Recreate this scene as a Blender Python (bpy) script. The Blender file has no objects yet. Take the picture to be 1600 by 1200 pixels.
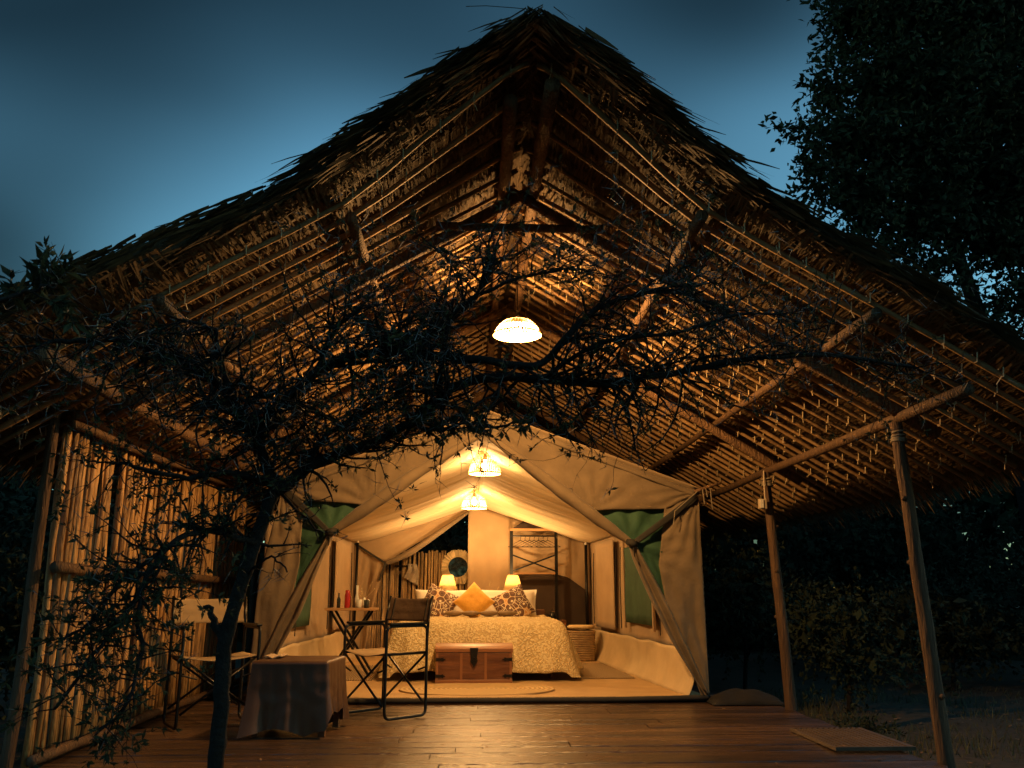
import bpy, bmesh, math, random
from mathutils import Vector, Matrix, noise as mn

# ------------------------------------------------------------------ camera
SC = bpy.context.scene
COL = SC.collection
FPX, CAM_H = 1330.0, 0.92
PITCH = math.atan(325 / FPX)
YAW = math.atan(63 / FPX * math.cos(PITCH))
cam_data = bpy.data.cameras.new("camera")
cam_data.sensor_width = 36.0
cam_data.lens = 36.0 * FPX / 1600.0
cam_data.clip_start, cam_data.clip_end = 0.05, 500.0
cam_data.dof.use_dof = True
cam_data.dof.focus_distance = 7.8
cam_data.dof.aperture_fstop = 9.0
cam = bpy.data.objects.new("camera", cam_data)
cam.location = (0, 0, CAM_H)
cam.rotation_euler = (math.pi / 2 + PITCH, 0, -YAW)
COL.objects.link(cam)
SC.camera = cam

# ------------------------------------------------------------------ sky, dusk sun, exposure
SUN_EL, SUN_ROT = math.radians(7.5), math.radians(90)
world = bpy.data.worlds.new("World")
SC.world = world
world.use_nodes = True
wt = world.node_tree
wt.nodes.clear()
w_out = wt.nodes.new("ShaderNodeOutputWorld")
w_bg = wt.nodes.new("ShaderNodeBackground")
w_sky = wt.nodes.new("ShaderNodeTexSky")
w_sky.sky_type = 'NISHITA'
w_sky.sun_disc = False
w_sky.sun_elevation = SUN_EL
w_sky.sun_rotation = SUN_ROT
w_sky.air_density = 1.0
w_sky.dust_density = 0.3
w_sky.ozone_density = 2.6
w_co = wt.nodes.new("ShaderNodeTexCoord")
w_map = wt.nodes.new("ShaderNodeMapping")
w_map.inputs['Location'].default_value = (1.0, 7.0, 3.0)
w_map.inputs['Scale'].default_value = (0.8, 0.8, 1.6)
w_no = wt.nodes.new("ShaderNodeTexNoise")
w_no.inputs['Scale'].default_value = 1.0
w_no.inputs['Detail'].default_value = 2.2
w_no.inputs['Roughness'].default_value = 0.5
w_rp = wt.nodes.new("ShaderNodeMapRange")
w_rp.interpolation_type = 'SMOOTHSTEP'
w_rp.inputs['From Min'].default_value = 0.42
w_rp.inputs['From Max'].default_value = 0.64
w_rp.inputs['To Min'].default_value = 0.12
w_rp.inputs['To Max'].default_value = 1.4
w_mul = wt.nodes.new("ShaderNodeMix")
w_mul.data_type = 'RGBA'
w_mul.blend_type = 'MULTIPLY'
w_mul.inputs[0].default_value = 1.0
wt.links.new(w_co.outputs['Generated'], w_map.inputs['Vector'])
wt.links.new(w_map.outputs['Vector'], w_no.inputs['Vector'])
wt.links.new(w_no.outputs['Fac'], w_rp.inputs['Value'])
wt.links.new(w_sky.outputs['Color'], w_mul.inputs[6])
wt.links.new(w_rp.outputs['Result'], w_mul.inputs[7])
w_tint = wt.nodes.new("ShaderNodeMix")
w_tint.data_type = 'RGBA'
w_tint.blend_type = 'MULTIPLY'
w_tint.inputs[0].default_value = 1.0
w_tint.inputs[7].default_value = (0.78, 1.12, 1.0, 1.0)
wt.links.new(w_mul.outputs[2], w_tint.inputs[6])
wt.links.new(w_tint.outputs[2], w_bg.inputs['Color'])
w_bg.inputs['Strength'].default_value = 0.15
wt.links.new(w_bg.outputs['Background'], w_out.inputs['Surface'])

sun_data = bpy.data.lights.new("dusk_sun", 'SUN')
sun_data.energy = 0.02
sun_data.angle = math.radians(25)
sun_data.color = (0.72, 0.85, 1.0)
sun = bpy.data.objects.new("dusk_sun", sun_data)
sun.rotation_euler = (math.radians(85), 0, math.radians(180 - 90))
COL.objects.link(sun)

SC.view_settings.view_transform = 'Standard'
SC.view_settings.look = 'None'
SC.view_settings.exposure = 0.8
SC.view_settings.gamma = 1.0
SC.view_settings.use_curve_mapping = False
SC.render.engine = 'CYCLES'
SC.cycles.use_denoising = True
SC.cycles.max_bounces = 7
SC.cycles.diffuse_bounces = 4
SC.cycles.transparent_max_bounces = 8
SC.cycles.sample_clamp_indirect = 4.0
SC.cycles.caustics_reflective = False
SC.cycles.caustics_refractive = False

RND = random.Random(7)
def rr(a, b): return RND.uniform(a, b)
def V(*a): return Vector(a)
_R = cam.rotation_euler.to_matrix()
def at(px, py, Y):
    """world point on the sight line through photo pixel (1600x1200) at depth Y"""
    d = _R @ Vector(((px - 800) / FPX, (600 - py) / FPX, -1.0))
    return Vector((0, 0, CAM_H)) + d * (Y / d.y)

# ------------------------------------------------------------------ materials
M = {}
def mat(name, col, rough=0.8, metal=0.0, col2=None, scale=8.0, stretch=(1, 1, 1), detail=6.0, bump=0.0, bscale=None,
        rnd=0.0, island=0.0, transl=0.0, spec=0.4, emit=None, estr=0.0, contrast=(0.3, 0.7), sheen=0.0, rough2=None):
    m = bpy.data.materials.new(name)
    m.use_nodes = True
    nt = m.node_tree
    N, L = nt.nodes, nt.links
    b = N["Principled BSDF"]
    out = N["Material Output"]
    b.inputs['Roughness'].default_value = rough
    b.inputs['Metallic'].default_value = metal
    b.inputs['Specular IOR Level'].default_value = spec
    if sheen: b.inputs['Sheen Weight'].default_value = sheen
    tc = N.new("ShaderNodeTexCoord")
    mp = N.new("ShaderNodeMapping")
    mp.inputs['Scale'].default_value = stretch
    L.new(tc.outputs['Object'], mp.inputs['Vector'])
    vec = mp.outputs['Vector']
    csock = None
    if rnd:
        oi = N.new("ShaderNodeObjectInfo")
        ad = N.new("ShaderNodeVectorMath"); ad.operation = 'ADD'
        sc_ = N.new("ShaderNodeMath"); sc_.operation = 'MULTIPLY'; sc_.inputs[1].default_value = 37.0
        L.new(oi.outputs['Random'], sc_.inputs[0])
        L.new(mp.outputs['Vector'], ad.inputs[0]); L.new(sc_.outputs[0], ad.inputs[1])
        vec = ad.outputs[0]
    no = N.new("ShaderNodeTexNoise")
    no.inputs['Scale'].default_value = scale
    no.inputs['Detail'].default_value = detail
    no.inputs['Roughness'].default_value = 0.6
    L.new(vec, no.inputs['Vector'])
    cr = N.new("ShaderNodeValToRGB")
    c2 = col2 if col2 else tuple(c * 0.6 for c in col)
    cr.color_ramp.elements[0].position, cr.color_ramp.elements[1].position = contrast
    cr.color_ramp.elements[0].color = (*c2, 1)
    cr.color_ramp.elements[1].color = (*col, 1)
    L.new(no.outputs['Fac'], cr.inputs['Fac'])
    csock = cr.outputs['Color']
    def vary(sock, val, amt):
        mr = N.new("ShaderNodeMapRange")
        mr.inputs['To Min'].default_value = 1 - amt
        mr.inputs['To Max'].default_value = 1 + amt
        L.new(val, mr.inputs['Value'])
        mx = N.new("ShaderNodeMix"); mx.data_type = 'RGBA'; mx.blend_type = 'MULTIPLY'
        mx.inputs[0].default_value = 1.0
        L.new(sock, mx.inputs[6]); L.new(mr.outputs[0], mx.inputs[7])
        return mx.outputs[2]
    if rnd: csock = vary(csock, oi.outputs['Random'], rnd)
    if island:
        ge = N.new("ShaderNodeNewGeometry")
        csock = vary(csock, ge.outputs['Random Per Island'], island)
    L.new(csock, b.inputs['Base Color'])
    if rough2 is not None:
        mr = N.new("ShaderNodeMapRange")
        mr.inputs['To Min'].default_value = rough; mr.inputs['To Max'].default_value = rough2
        L.new(no.outputs['Fac'], mr.inputs['Value']); L.new(mr.outputs[0], b.inputs['Roughness'])
    if bump:
        n2 = N.new("ShaderNodeTexNoise")
        n2.inputs['Scale'].default_value = bscale or scale * 2.5
        n2.inputs['Detail'].default_value = 5.0
        L.new(vec, n2.inputs['Vector'])
        bp = N.new("ShaderNodeBump")
        bp.inputs['Strength'].default_value = bump
        bp.inputs['Distance'].default_value = 0.02
        L.new(n2.outputs['Fac'], bp.inputs['Height'])
        L.new(bp.outputs['Normal'], b.inputs['Normal'])
    if emit:
        b.inputs['Emission Color'].default_value = (*emit, 1)
        b.inputs['Emission Strength'].default_value = estr
    if transl:
        tr = N.new("ShaderNodeBsdfTranslucent")
        L.new(csock, tr.inputs['Color'])
        mx = N.new("ShaderNodeMixShader"); mx.inputs[0].default_value = transl
        L.new(b.outputs[0], mx.inputs[1]); L.new(tr.outputs[0], mx.inputs[2]); L.new(mx.outputs[0], out.inputs['Surface'])
    M[name] = m
    return m

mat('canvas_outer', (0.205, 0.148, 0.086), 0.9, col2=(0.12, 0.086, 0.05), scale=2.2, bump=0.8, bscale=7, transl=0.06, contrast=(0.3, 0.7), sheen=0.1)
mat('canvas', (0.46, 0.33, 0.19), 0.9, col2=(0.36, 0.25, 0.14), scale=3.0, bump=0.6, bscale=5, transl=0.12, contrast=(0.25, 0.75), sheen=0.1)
mat('liner', (0.66, 0.52, 0.32), 0.9, col2=(0.56, 0.43, 0.25), scale=2.0, bump=0.25, bscale=9, stretch=(0.4, 2.2, 1), transl=0.15)
mat('skirt', (0.60, 0.47, 0.27), 0.75, col2=(0.48, 0.36, 0.20), scale=2.5, bump=0.15, bscale=14, transl=0.1)
mat('mesh_green', (0.030, 0.085, 0.045), 0.8, col2=(0.018, 0.055, 0.03), scale=5, bump=0.3, bscale=12)
mat('dark_cloth', (0.055, 0.035, 0.022), 0.9, scale=4, bump=0.1)
mat('strap', (0.03, 0.026, 0.02), 0.8, scale=10)
mat('pole', (0.17, 0.092, 0.041), 0.75, col2=(0.07, 0.036, 0.017), scale=5, stretch=(5, 5, 0.8), bump=1.0, bscale=14, rnd=0.3, contrast=(0.32, 0.66))
mat('stick', (0.45, 0.255, 0.09), 0.5, col2=(0.13, 0.068, 0.026), scale=7, stretch=(3, 3, 0.7), bump=0.6, bscale=25, rnd=0.45, contrast=(0.3, 0.65))
mat('stick_lit', (0.56, 0.38, 0.17), 0.7, col2=(0.24, 0.14, 0.055), scale=7, stretch=(3, 3, 0.7), bump=0.6, bscale=25, rnd=0.4)  # copy of the stick material, lamp light put into its paler colour
mat('batten', (0.40, 0.24, 0.10), 0.6, col2=(0.18, 0.10, 0.045), scale=6, bump=0.4, bscale=20, rnd=0.3)
mat('thatch', (0.115, 0.07, 0.029), 0.75, col2=(0.045, 0.027, 0.0115), scale=5, island=0.4, transl=0.1)
mat('tree_pole', (0.115, 0.062, 0.029), 0.8, col2=(0.05, 0.026, 0.013), scale=5, stretch=(5, 5, 0.7), bump=1.0, bscale=13, rnd=0.2)
mat('thatch_core', (0.075, 0.048, 0.024), 0.95, scale=9, bump=0.8, bscale=30)
mat('sisal', (0.55, 0.42, 0.24), 0.8, scale=30, island=0.3)
mat('plank', (0.092, 0.050, 0.027), 0.50, col2=(0.018, 0.0105, 0.0065), scale=3.0, stretch=(0.8, 6, 3), bump=0.45, bscale=14, rnd=0.4, spec=0.9, rough2=0.12, contrast=(0.36, 0.62))
mat('deck_beam', (0.05, 0.03, 0.02), 0.9, scale=5)
mat('bark', (0.024, 0.021, 0.019), 0.95, spec=0.1, col2=(0.014, 0.0125, 0.011), scale=14, bump=0.8, bscale=40)
mat('thorn', (0.13, 0.125, 0.115), 0.6, scale=30, island=0.4)
mat('acacia_leaf', (0.04, 0.048, 0.024), 0.9, spec=0.1, col2=(0.025, 0.032, 0.017), scale=10, island=0.4, transl=0.15)
mat('tree_leaf', (0.028, 0.040, 0.022), 0.9, spec=0.1, col2=(0.018, 0.027, 0.015), scale=3, island=0.5, transl=0.1)
mat('bush_leaf', (0.024, 0.033, 0.019), 0.85, spec=0.2, col2=(0.022, 0.032, 0.017), scale=3, island=0.5, transl=0.1)
mat('soil', (0.075, 0.055, 0.035), 0.95, col2=(0.035, 0.032, 0.018), scale=2.2, bump=0.9, bscale=14)
mat('grass', (0.085, 0.085, 0.03), 0.8, col2=(0.05, 0.05, 0.022), scale=4, island=0.6)
mat('litter', (0.16, 0.09, 0.04), 0.8, scale=6, island=0.6)
mat('black_metal', (0.022, 0.022, 0.022), 0.32, metal=0.7, scale=12)
mat('chair_cloth', (0.10, 0.06, 0.03), 0.85, col2=(0.075, 0.045, 0.024), scale=9, bump=0.2, bscale=40)
mat('chair_cream', (0.36, 0.25, 0.125), 0.85, scale=6, col2=(0.28, 0.19, 0.09), bump=0.2)
mat('oilcloth', (0.095, 0.046, 0.019), 0.5, col2=(0.055, 0.026, 0.012), scale=1.5, bump=0.12, bscale=9, spec=0.5)
mat('wood_top', (0.42, 0.24, 0.10), 0.5, col2=(0.28, 0.15, 0.06), scale=4, stretch=(1, 8, 1), bump=0.1)
mat('chest_wood', (0.17, 0.070, 0.028), 0.42, col2=(0.085, 0.03, 0.012), scale=3.5, stretch=(1.0, 5, 6), bump=0.2, rnd=0.25)
mat('chest_trim', (0.24, 0.105, 0.042), 0.4, col2=(0.24, 0.10, 0.04), scale=4, stretch=(6, 6, 1))
mat('iron', (0.02, 0.018, 0.016), 0.45, metal=0.6, scale=20)
mat('white_linen', (0.72, 0.66, 0.54), 0.9, col2=(0.62, 0.56, 0.45), scale=6, bump=0.2, bscale=20, sheen=0.2)
mat('mustard', (0.68, 0.36, 0.05), 0.85, col2=(0.58, 0.29, 0.035), scale=30, bump=0.3, bscale=120, sheen=0.3)
mat('leaf_dec', (0.20, 0.13, 0.06), 0.7, scale=8)
mat('matting', (0.46, 0.31, 0.14), 0.8, col2=(0.36, 0.23, 0.10), scale=3, bump=0.25, bscale=60)
mat('raffia', (0.75, 0.60, 0.34), 0.8, col2=(0.45, 0.31, 0.13), scale=10, island=0.35)
mat('wicker', (0.55, 0.41, 0.21), 0.7, col2=(0.4, 0.29, 0.14), scale=14, island=0.35, transl=0.012)
mat('basket', (0.46, 0.33, 0.17), 0.8, col2=(0.30, 0.20, 0.10), scale=12, bump=0.2)
mat('mirror', (0.8, 0.85, 0.9), 0.03, metal=1.0, col2=(0.78, 0.82, 0.86))
mat('towel', (0.50, 0.42, 0.31), 0.95, scale=12, bump=0.4, bscale=80)
mat('lampshade', (0.85, 0.72, 0.45), 0.8, col2=(0.8, 0.66, 0.4), scale=5, transl=0.55)
mat('red_glass', (0.45, 0.03, 0.025), 0.15, spec=0.6, scale=5)
mat('dark_glass', (0.03, 0.035, 0.03), 0.1, spec=0.6, scale=5)
mat('clear_glass', (0.75, 0.75, 0.68), 0.08, spec=0.6, col2=(0.7, 0.7, 0.62), transl=0.3)
mat('plastic_box', (0.50, 0.40, 0.25), 0.5, scale=20, col2=(0.42, 0.32, 0.2))
mat('tarp', (0.018, 0.015, 0.012), 0.9, scale=4, bump=0.5, bscale=8)
mat('bulb', (1, 0.8, 0.5), 0.4, emit=(1.0, 0.70, 0.34), estr=20.0)
mat('doormat', (0.11, 0.075, 0.045), 0.4, scale=9, bump=0.2)
mat('rope', (0.30, 0.24, 0.16), 0.9, scale=30)
mat('dry_grass', (0.62, 0.47, 0.24), 0.8, scale=12, island=0.3)
mat('pottery', (0.30, 0.16, 0.09), 0.6, scale=8)

def pattern_mat(name, kind):
    m = bpy.data.materials.new(name); m.use_nodes = True
    N, L = m.node_tree.nodes, m.node_tree.links
    b = N["Principled BSDF"]; b.inputs['Roughness'].default_value = 0.9
    tc = N.new("ShaderNodeTexCoord")
    if kind == 'cushion':
        vo = N.new("ShaderNodeTexVoronoi"); vo.inputs['Scale'].default_value = 13.0
        L.new(tc.outputs['UV'], vo.inputs['Vector'])
        vo.inputs['Scale'].default_value = 6.0
        cr = N.new("ShaderNodeValToRGB"); cr.color_ramp.interpolation = 'CONSTANT'
        e = cr.color_ramp.elements
        e[0].position, e[0].color = 0.0, (0.045, 0.022, 0.014, 1)
        e[1].position, e[1].color = 0.12, (0.62, 0.52, 0.36, 1)
        for p, c in ((0.25, (0.03, 0.018, 0.014, 1)), (0.32, (0.16, 0.085, 0.055, 1)), (0.47, (0.02, 0.014, 0.012, 1)), (0.50, (0.11, 0.058, 0.036, 1)), (0.78, (0.50, 0.27, 0.09, 1))):
            x = e.new(p); x.color = c
        L.new(vo.outputs['Distance'], cr.inputs['Fac'])
        v2 = N.new("ShaderNodeTexVoronoi"); v2.feature = 'DISTANCE_TO_EDGE'; v2.inputs['Scale'].default_value = 6.0
        L.new(tc.outputs['UV'], v2.inputs['Vector'])
        lt = N.new("ShaderNodeMath"); lt.operation = 'LESS_THAN'; lt.inputs[1].default_value = 0.035
        L.new(v2.outputs['Distance'], lt.inputs[0])
        mx = N.new("ShaderNodeMix"); mx.data_type = 'RGBA'
        L.new(lt.outputs[0], mx.inputs[0]); L.new(cr.outputs[0], mx.inputs[6]); mx.inputs[7].default_value = (0.55, 0.46, 0.33, 1)
        L.new(mx.outputs[2], b.inputs['Base Color'])
    elif kind == 'spread':
        no = N.new("ShaderNodeTexNoise"); no.inputs['Scale'].default_value = 7.0; no.inputs['Detail'].default_value = 2.0
        L.new(tc.outputs['Object'], no.inputs['Vector'])
        wv = N.new("ShaderNodeTexWave"); wv.wave_type = 'RINGS'; wv.inputs['Scale'].default_value = 9.0
        wv.inputs['Distortion'].default_value = 14.0; wv.inputs['Detail'].default_value = 2.5; wv.inputs['Detail Scale'].default_value = 2.2
        L.new(tc.outputs['Object'], wv.inputs['Vector'])
        cr = N.new("ShaderNodeValToRGB")
        cr.color_ramp.elements[0].position, cr.color_ramp.elements[1].position = 0.25, 0.62
        cr.color_ramp.elements[0].color = (0.46, 0.34, 0.155, 1); cr.color_ramp.elements[1].color = (0.62, 0.50, 0.27, 1)
        L.new(wv.outputs['Fac'], cr.inputs['Fac']); L.new(cr.outputs[0], b.inputs['Base Color'])
        bp = N.new("ShaderNodeBump"); bp.inputs['Strength'].default_value = 0.6; bp.inputs['Distance'].default_value = 0.012
        L.new(wv.outputs['Fac'], bp.inputs['Height']); L.new(bp.outputs[0], b.inputs['Normal'])
    elif kind == 'oval' or kind == 'runner':
        wv = N.new("ShaderNodeTexWave"); wv.wave_type = 'RINGS' if kind == 'oval' else 'BANDS'
        wv.rings_direction = 'Z'
        wv.inputs['Scale'].default_value = 7.0 if kind == 'oval' else 12.0
        wv.inputs['Distortion'].default_value = 0.6 if kind == 'oval' else 3.5; wv.inputs['Detail'].default_value = 2.0
        mp = N.new("ShaderNodeMapping"); mp.inputs['Scale'].default_value = (1, 1.35, 1)
        L.new(tc.outputs['Object'], mp.inputs['Vector']); L.new(mp.outputs[0], wv.inputs['Vector'])
        cr = N.new("ShaderNodeValToRGB")
        c0, c1 = (((0.36, 0.24, 0.10, 1), (0.55, 0.39, 0.18, 1)) if kind == 'oval' else ((0.05, 0.03, 0.018, 1), (0.44, 0.31, 0.15, 1)))
        cr.color_ramp.elements[0].color = c0; cr.color_ramp.elements[1].color = c1
        L.new(wv.outputs['Fac'], cr.inputs['Fac']); L.new(cr.outputs[0], b.inputs['Base Color'])
        bp = N.new("ShaderNodeBump"); bp.inputs['Strength'].default_value = 0.5; bp.inputs['Distance'].default_value = 0.01
        L.new(wv.outputs['Fac'], bp.inputs['Height']); L.new(bp.outputs[0], b.inputs['Normal'])
    M[name] = m
pattern_mat('cushion_print', 'cushion')
pattern_mat('bedspread', 'spread')
pattern_mat('oval_rug', 'oval')
pattern_mat('runner', 'runner')

# ------------------------------------------------------------------ mesh helpers
def link(o):
    COL.objects.link(o); return o

def root_of(o):
    while o.parent: o = o.parent
    return o

class MB:
    """collects shapes; build() links them as one mesh object"""
    def __init__(s): s.v, s.f, s.uv = [], [], None
    def quad(s, a, b, c, d):
        i = len(s.v); s.v += [Vector(a), Vector(b), Vector(c), Vector(d)]; s.f.append((i, i + 1, i + 2, i + 3))
    def tri(s, a, b, c):
        i = len(s.v); s.v += [Vector(a), Vector(b), Vector(c)]; s.f.append((i, i + 1, i + 2))
    def box(s, lo, hi, rot=None, org=None):
        i = len(s.v)
        for z in (lo[2], hi[2]):
            for x, y in ((lo[0], lo[1]), (hi[0], lo[1]), (hi[0], hi[1]), (lo[0], hi[1])):
                p = Vector((x, y, z))
                if rot is not None: p = rot @ p
                if org is not None: p = p + Vector(org)
                s.v.append(p)
        for q in ((0, 3, 2, 1), (4, 5, 6, 7), (0, 1, 5, 4), (1, 2, 6, 5), (2, 3, 7, 6), (3, 0, 4, 7)):
            s.f.append(tuple(i + k for k in q))
    def bar(s, a, b, w, h, upv=(0, 0, 1)):
        a, b = Vector(a), Vector(b); d = (b - a).normalized(); u = Vector(upv)
        r = d.cross(u)
        if r.length < 1e-4: r = d.cross(Vector((1, 0, 0)))
        r.normalize(); u = r.cross(d)
        i = len(s.v)
        for p in (a, b):
            for x, y in ((-1, -1), (1, -1), (1, 1), (-1, 1)): s.v.append(p + r * (x * w / 2) + u * (y * h / 2))
        for q in ((0, 1, 2, 3), (7, 6, 5, 4), (0, 4, 5, 1), (1, 5, 6, 2), (2, 6, 7, 3), (3, 7, 4, 0)):
            s.f.append(tuple(i + k for k in q))
    def tube(s, pts, rad, n=8, cap=True, lump=0.0, seed=0.0):
        pts = [Vector(p) for p in pts]
        if not isinstance(rad, (list, tuple)): rad = [rad] * len(pts)
        base = len(s.v); prev = None
        for k, p in enumerate(pts):
            d = (pts[min(k + 1, len(pts) - 1)] - pts[max(k - 1, 0)]).normalized()
            if prev is None:
                ref = Vector((0, 0, 1)) if abs(d.z) < 0.9 else Vector((1, 0, 0))
                r = d.cross(ref).normalized()
            else:
                r = (prev - d * prev.dot(d)).normalized()
            prev = r; u = d.cross(r)
            for j in range(n):
                a = 2 * math.pi * j / n
                q = rad[k]
                if lump: q *= 1 + lump * mn.noise(Vector((j * 0.9 + seed, k * 1.1, seed * 3.1)))
                s.v.append(p + r * (math.cos(a) * q) + u * (math.sin(a) * q))
        for k in range(len(pts) - 1):
            for j in range(n):
                a = base + k * n + j; b = base + k * n + (j + 1) % n
                s.f.append((a, b, b + n, a + n))
        if cap:
            s.f.append(tuple(base + j for j in reversed(range(n))))
            e = base + (len(pts) - 1) * n
            s.f.append(tuple(e + j for j in range(n)))
    def lathe(s, prof, org, n=20, cap0=False, cap1=False, sx=1.0, sy=1.0):
        base = len(s.v); org = Vector(org)
        for r, z in prof:
            for j in range(n):
                a = 2 * math.pi * j / n
                s.v.append(org + Vector((r * math.cos(a) * sx, r * math.sin(a) * sy, z)))
        for k in range(len(prof) - 1):
            for j in range(n):
                a = base + k * n + j; b = base + k * n + (j + 1) % n
                s.f.append((a, b, b + n, a + n))
        if cap0: s.f.append(tuple(base + j for j in reversed(range(n))))
        if cap1: s.f.append(tuple(base + (len(prof) - 1) * n + j for j in range(n)))
    def grid(s, fn, nu, nv, uv=False):
        base = len(s.v)
        for i in range(nu + 1):
            for j in range(nv + 1): s.v.append(Vector(fn(i / nu, j / nv)))
        for i in range(nu):
            for j in range(nv):
                a = base + i * (nv + 1) + j
                s.f.append((a, a + nv + 1, a + nv + 2, a + 1))
    def build(s, name, material, parent=None, smooth=False, local=False, solid=0.0, uvs=None, bevel=0.0):
        me = bpy.data.meshes.new(name)
        off = Vector((0, 0, 0))
        if parent is not None and not local: off = root_of(parent).location
        me.from_pydata([tuple(v - off) for v in s.v], [], s.f)
        me.materials.append(M[material])
        if smooth:
            for p in me.polygons: p.use_smooth = True
        if uvs:
            ul = me.uv_layers.new(name="uv")
            for lp in me.loops: ul.data[lp.index].uv = uvs[lp.vertex_index]
        me.update()
        o = bpy.data.objects.new(name, me)
        link(o)
        if parent is not None: o.parent = parent
        if solid:
            md = o.modifiers.new("thick", 'SOLIDIFY'); md.thickness = solid; md.offset = 0
        if bevel:
            md = o.modifiers.new("bevel", 'BEVEL'); md.width = bevel; md.segments = 2; md.limit_method = 'ANGLE'
        return o

def tag(o, label=None, cat=None, group=None, kind=None):
    if label: o['label'] = label
    if cat: o['category'] = cat
    if group: o['group'] = group
    if kind: o['kind'] = kind
    return o
def thing(name, loc, label, cat, group=None, rotz=0.0):
    o = bpy.data.objects.new(name, None)
    o.empty_display_size = 0.1
    link(o); o.location = loc; o.rotation_euler = (0, 0, rotz)
    return tag(o, label, cat, group)

def lerp(a, b, t): return a + (b - a) * t
def poly_at(pts, t):
    """point at fraction t (by length) of a polyline of Vectors"""
    L = [(pts[i + 1] - pts[i]).length for i in range(len(pts) - 1)]
    d = t * sum(L)
    for i, l in enumerate(L):
        if d <= l or i == len(L) - 1:
            return pts[i].lerp(pts[i + 1], min(1.0, d / l if l else 0))
        d -= l
def smooth_path(pts, n):
    out = []
    P = [pts[0]] + list(pts) + [pts[-1]]
    for i in range(1, len(P) - 2):
        for k in range(n):
            t = k / n; p0, p1, p2, p3 = P[i - 1], P[i], P[i + 1], P[i + 2]
            out.append(0.5 * ((2 * p1) + (p2 - p0) * t + (2 * p0 - 5 * p1 + 4 * p2 - p3) * t * t + (3 * p1 - p0 - 3 * p2 + p3) * t ** 3))
    out.append(pts[-1]); return out
def N3(x, y, z=0.0): return mn.noise(Vector((x, y, z)))
def lamp(name, loc, watts, col, radius, parent):
    d = bpy.data.lights.new(name, 'POINT'); d.energy = watts; d.color = col; d.shadow_soft_size = radius
    o = bpy.data.objects.new(name, d); link(o); o.location = Vector(loc) - root_of(parent).location; o.parent = parent
    return o
WARM = (1.0, 0.57, 0.215)
AMBER = (1.0, 0.52, 0.17)
# ================================================================== SETTING: ground and deck
def ground_z(x, y):
    base = -0.22
    m = 0.05 * N3(x * 0.5, y * 0.5) + 0.02 * N3(x * 2.1, y * 2.1, 3)
    return base + m
g = MB()
def gfn(u, v):
    x = (u - 0.5); y = (v - 0.5)
    X = math.copysign(abs(x * 2) ** 2.2 * 120, x) + 1.0
    Y = math.copysign(abs(y * 2) ** 2.2 * 120, y) + 6.0
    return (X, Y, ground_z(X, Y))
g.grid(gfn, 110, 110)
ground = g.build('ground', 'soil', smooth=True)
tag(ground, 'dark earth and thin grass around the wooden deck', kind='structure')

deck_b = MB()
for y in (4.5, 5.5, 6.5, 7.5):
    deck_b.box((-2.5, y, -0.2), (2.5, y + 0.08, -0.045))
deck_b.box((-2.52, 4.36, -0.25), (-2.46, 12.9, -0.04)); deck_b.box((2.49, 4.36, -0.25), (2.55, 7.78, -0.04))
deck_b.box((-2.4, 7.9, -0.2), (2.4, 13.9, -0.05))
deck = deck_b.build('deck', 'deck_beam')
tag(deck, 'wet dark brown plank deck in front of the tent', kind='structure')
y = 4.36; k = 0
while y < 7.9:
    w = rr(0.165, 0.19)
    cut = rr(-1.2, 1.4)
    xr_end = 2.57 + rr(-0.02, 0.03)
    for x0, x1 in ((-2.55 + rr(-.02, .02), cut - 0.003), (cut + 0.003, xr_end)):
        b = MB(); dz = rr(-0.006, 0.004); c = 0.006
        n = 10
        prof = ((0, -0.035), (0, -c), (c, 0), (w - 0.010 - c, 0), (w - 0.010, -c), (w - 0.010, -0.035))
        for i in range(n + 1):
            xx = lerp(x0, x1, i / n); wz = 0.003 * N3(xx * 1.3, k * 3.7)
            for py, pz in prof: b.v.append(Vector((xx, y + py + 0.002 * N3(xx * 2, k * 7.7, 5), pz + dz + wz)))
        m = len(prof)
        for i in range(n):
            for j in range(m - 1):
                a = i * m + j; b.f.append((a, a + 1, a + m + 1, a + m))
        b.f.append(tuple(range(m))); b.f.append(tuple(n * m + j for j in reversed(range(m))))
        b.build('plank', 'plank', deck)
    y += w; k += 1

# grass and litter beyond the deck's edge
gr = MB(); li = MB()
for i in range(9000):
    x = 2.65 + abs(RND.gauss(0, 1)) * 2.2; y = rr(3.8, 10.5)
    if i % 6 == 0: x, y = -2.7 - abs(RND.gauss(0, 1)) * 1.5, rr(4, 9)
    if N3(x * 1.3, y * 1.3, 9) < -0.15: continue
    z = ground_z(x, y); h = rr(0.03, 0.10) * (1.6 if N3(x * .8, y * .8, 4) > .2 else 1); a = rr(0, 6.28); w = rr(.003, .006)
    d = V(math.cos(a), math.sin(a), 0); p = V(x, y, z - .01); tip = p + V(rr(-.05, .05), rr(-.05, .05), h)
    gr.tri(p - d * w, p + d * w, tip)
tag(gr.build('grass', 'grass'), 'thin dry grass on the dark ground beside the deck', 'grass', kind='stuff')
for i in range(900):
    x = 2.65 + abs(RND.gauss(0, 1)) * 2.0; y = rr(3.8, 9.5); z = ground_z(x, y) + .008; s = rr(.012, .03); a = rr(0, 6.28)
    d = V(math.cos(a), math.sin(a), rr(-.3, .3)) * s; e = V(-math.sin(a), math.cos(a), rr(-.3, .3)) * s * .55; p = V(x, y, z)
    li.quad(p - d, p + e, p + d, p - e)
for i in range(170):
    x, y = rr(-2.3, 2.5), rr(4.5, 7.4); s = rr(.008, .022); a = rr(0, 6.28); z = .010
    d = V(math.cos(a), math.sin(a), rr(-.15, .3)) * s; e = V(-math.sin(a), math.cos(a), rr(0, .3)) * s * .4; p = V(x, y, z)
    li.quad(p - d, p + e, p + d, p - e)
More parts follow.
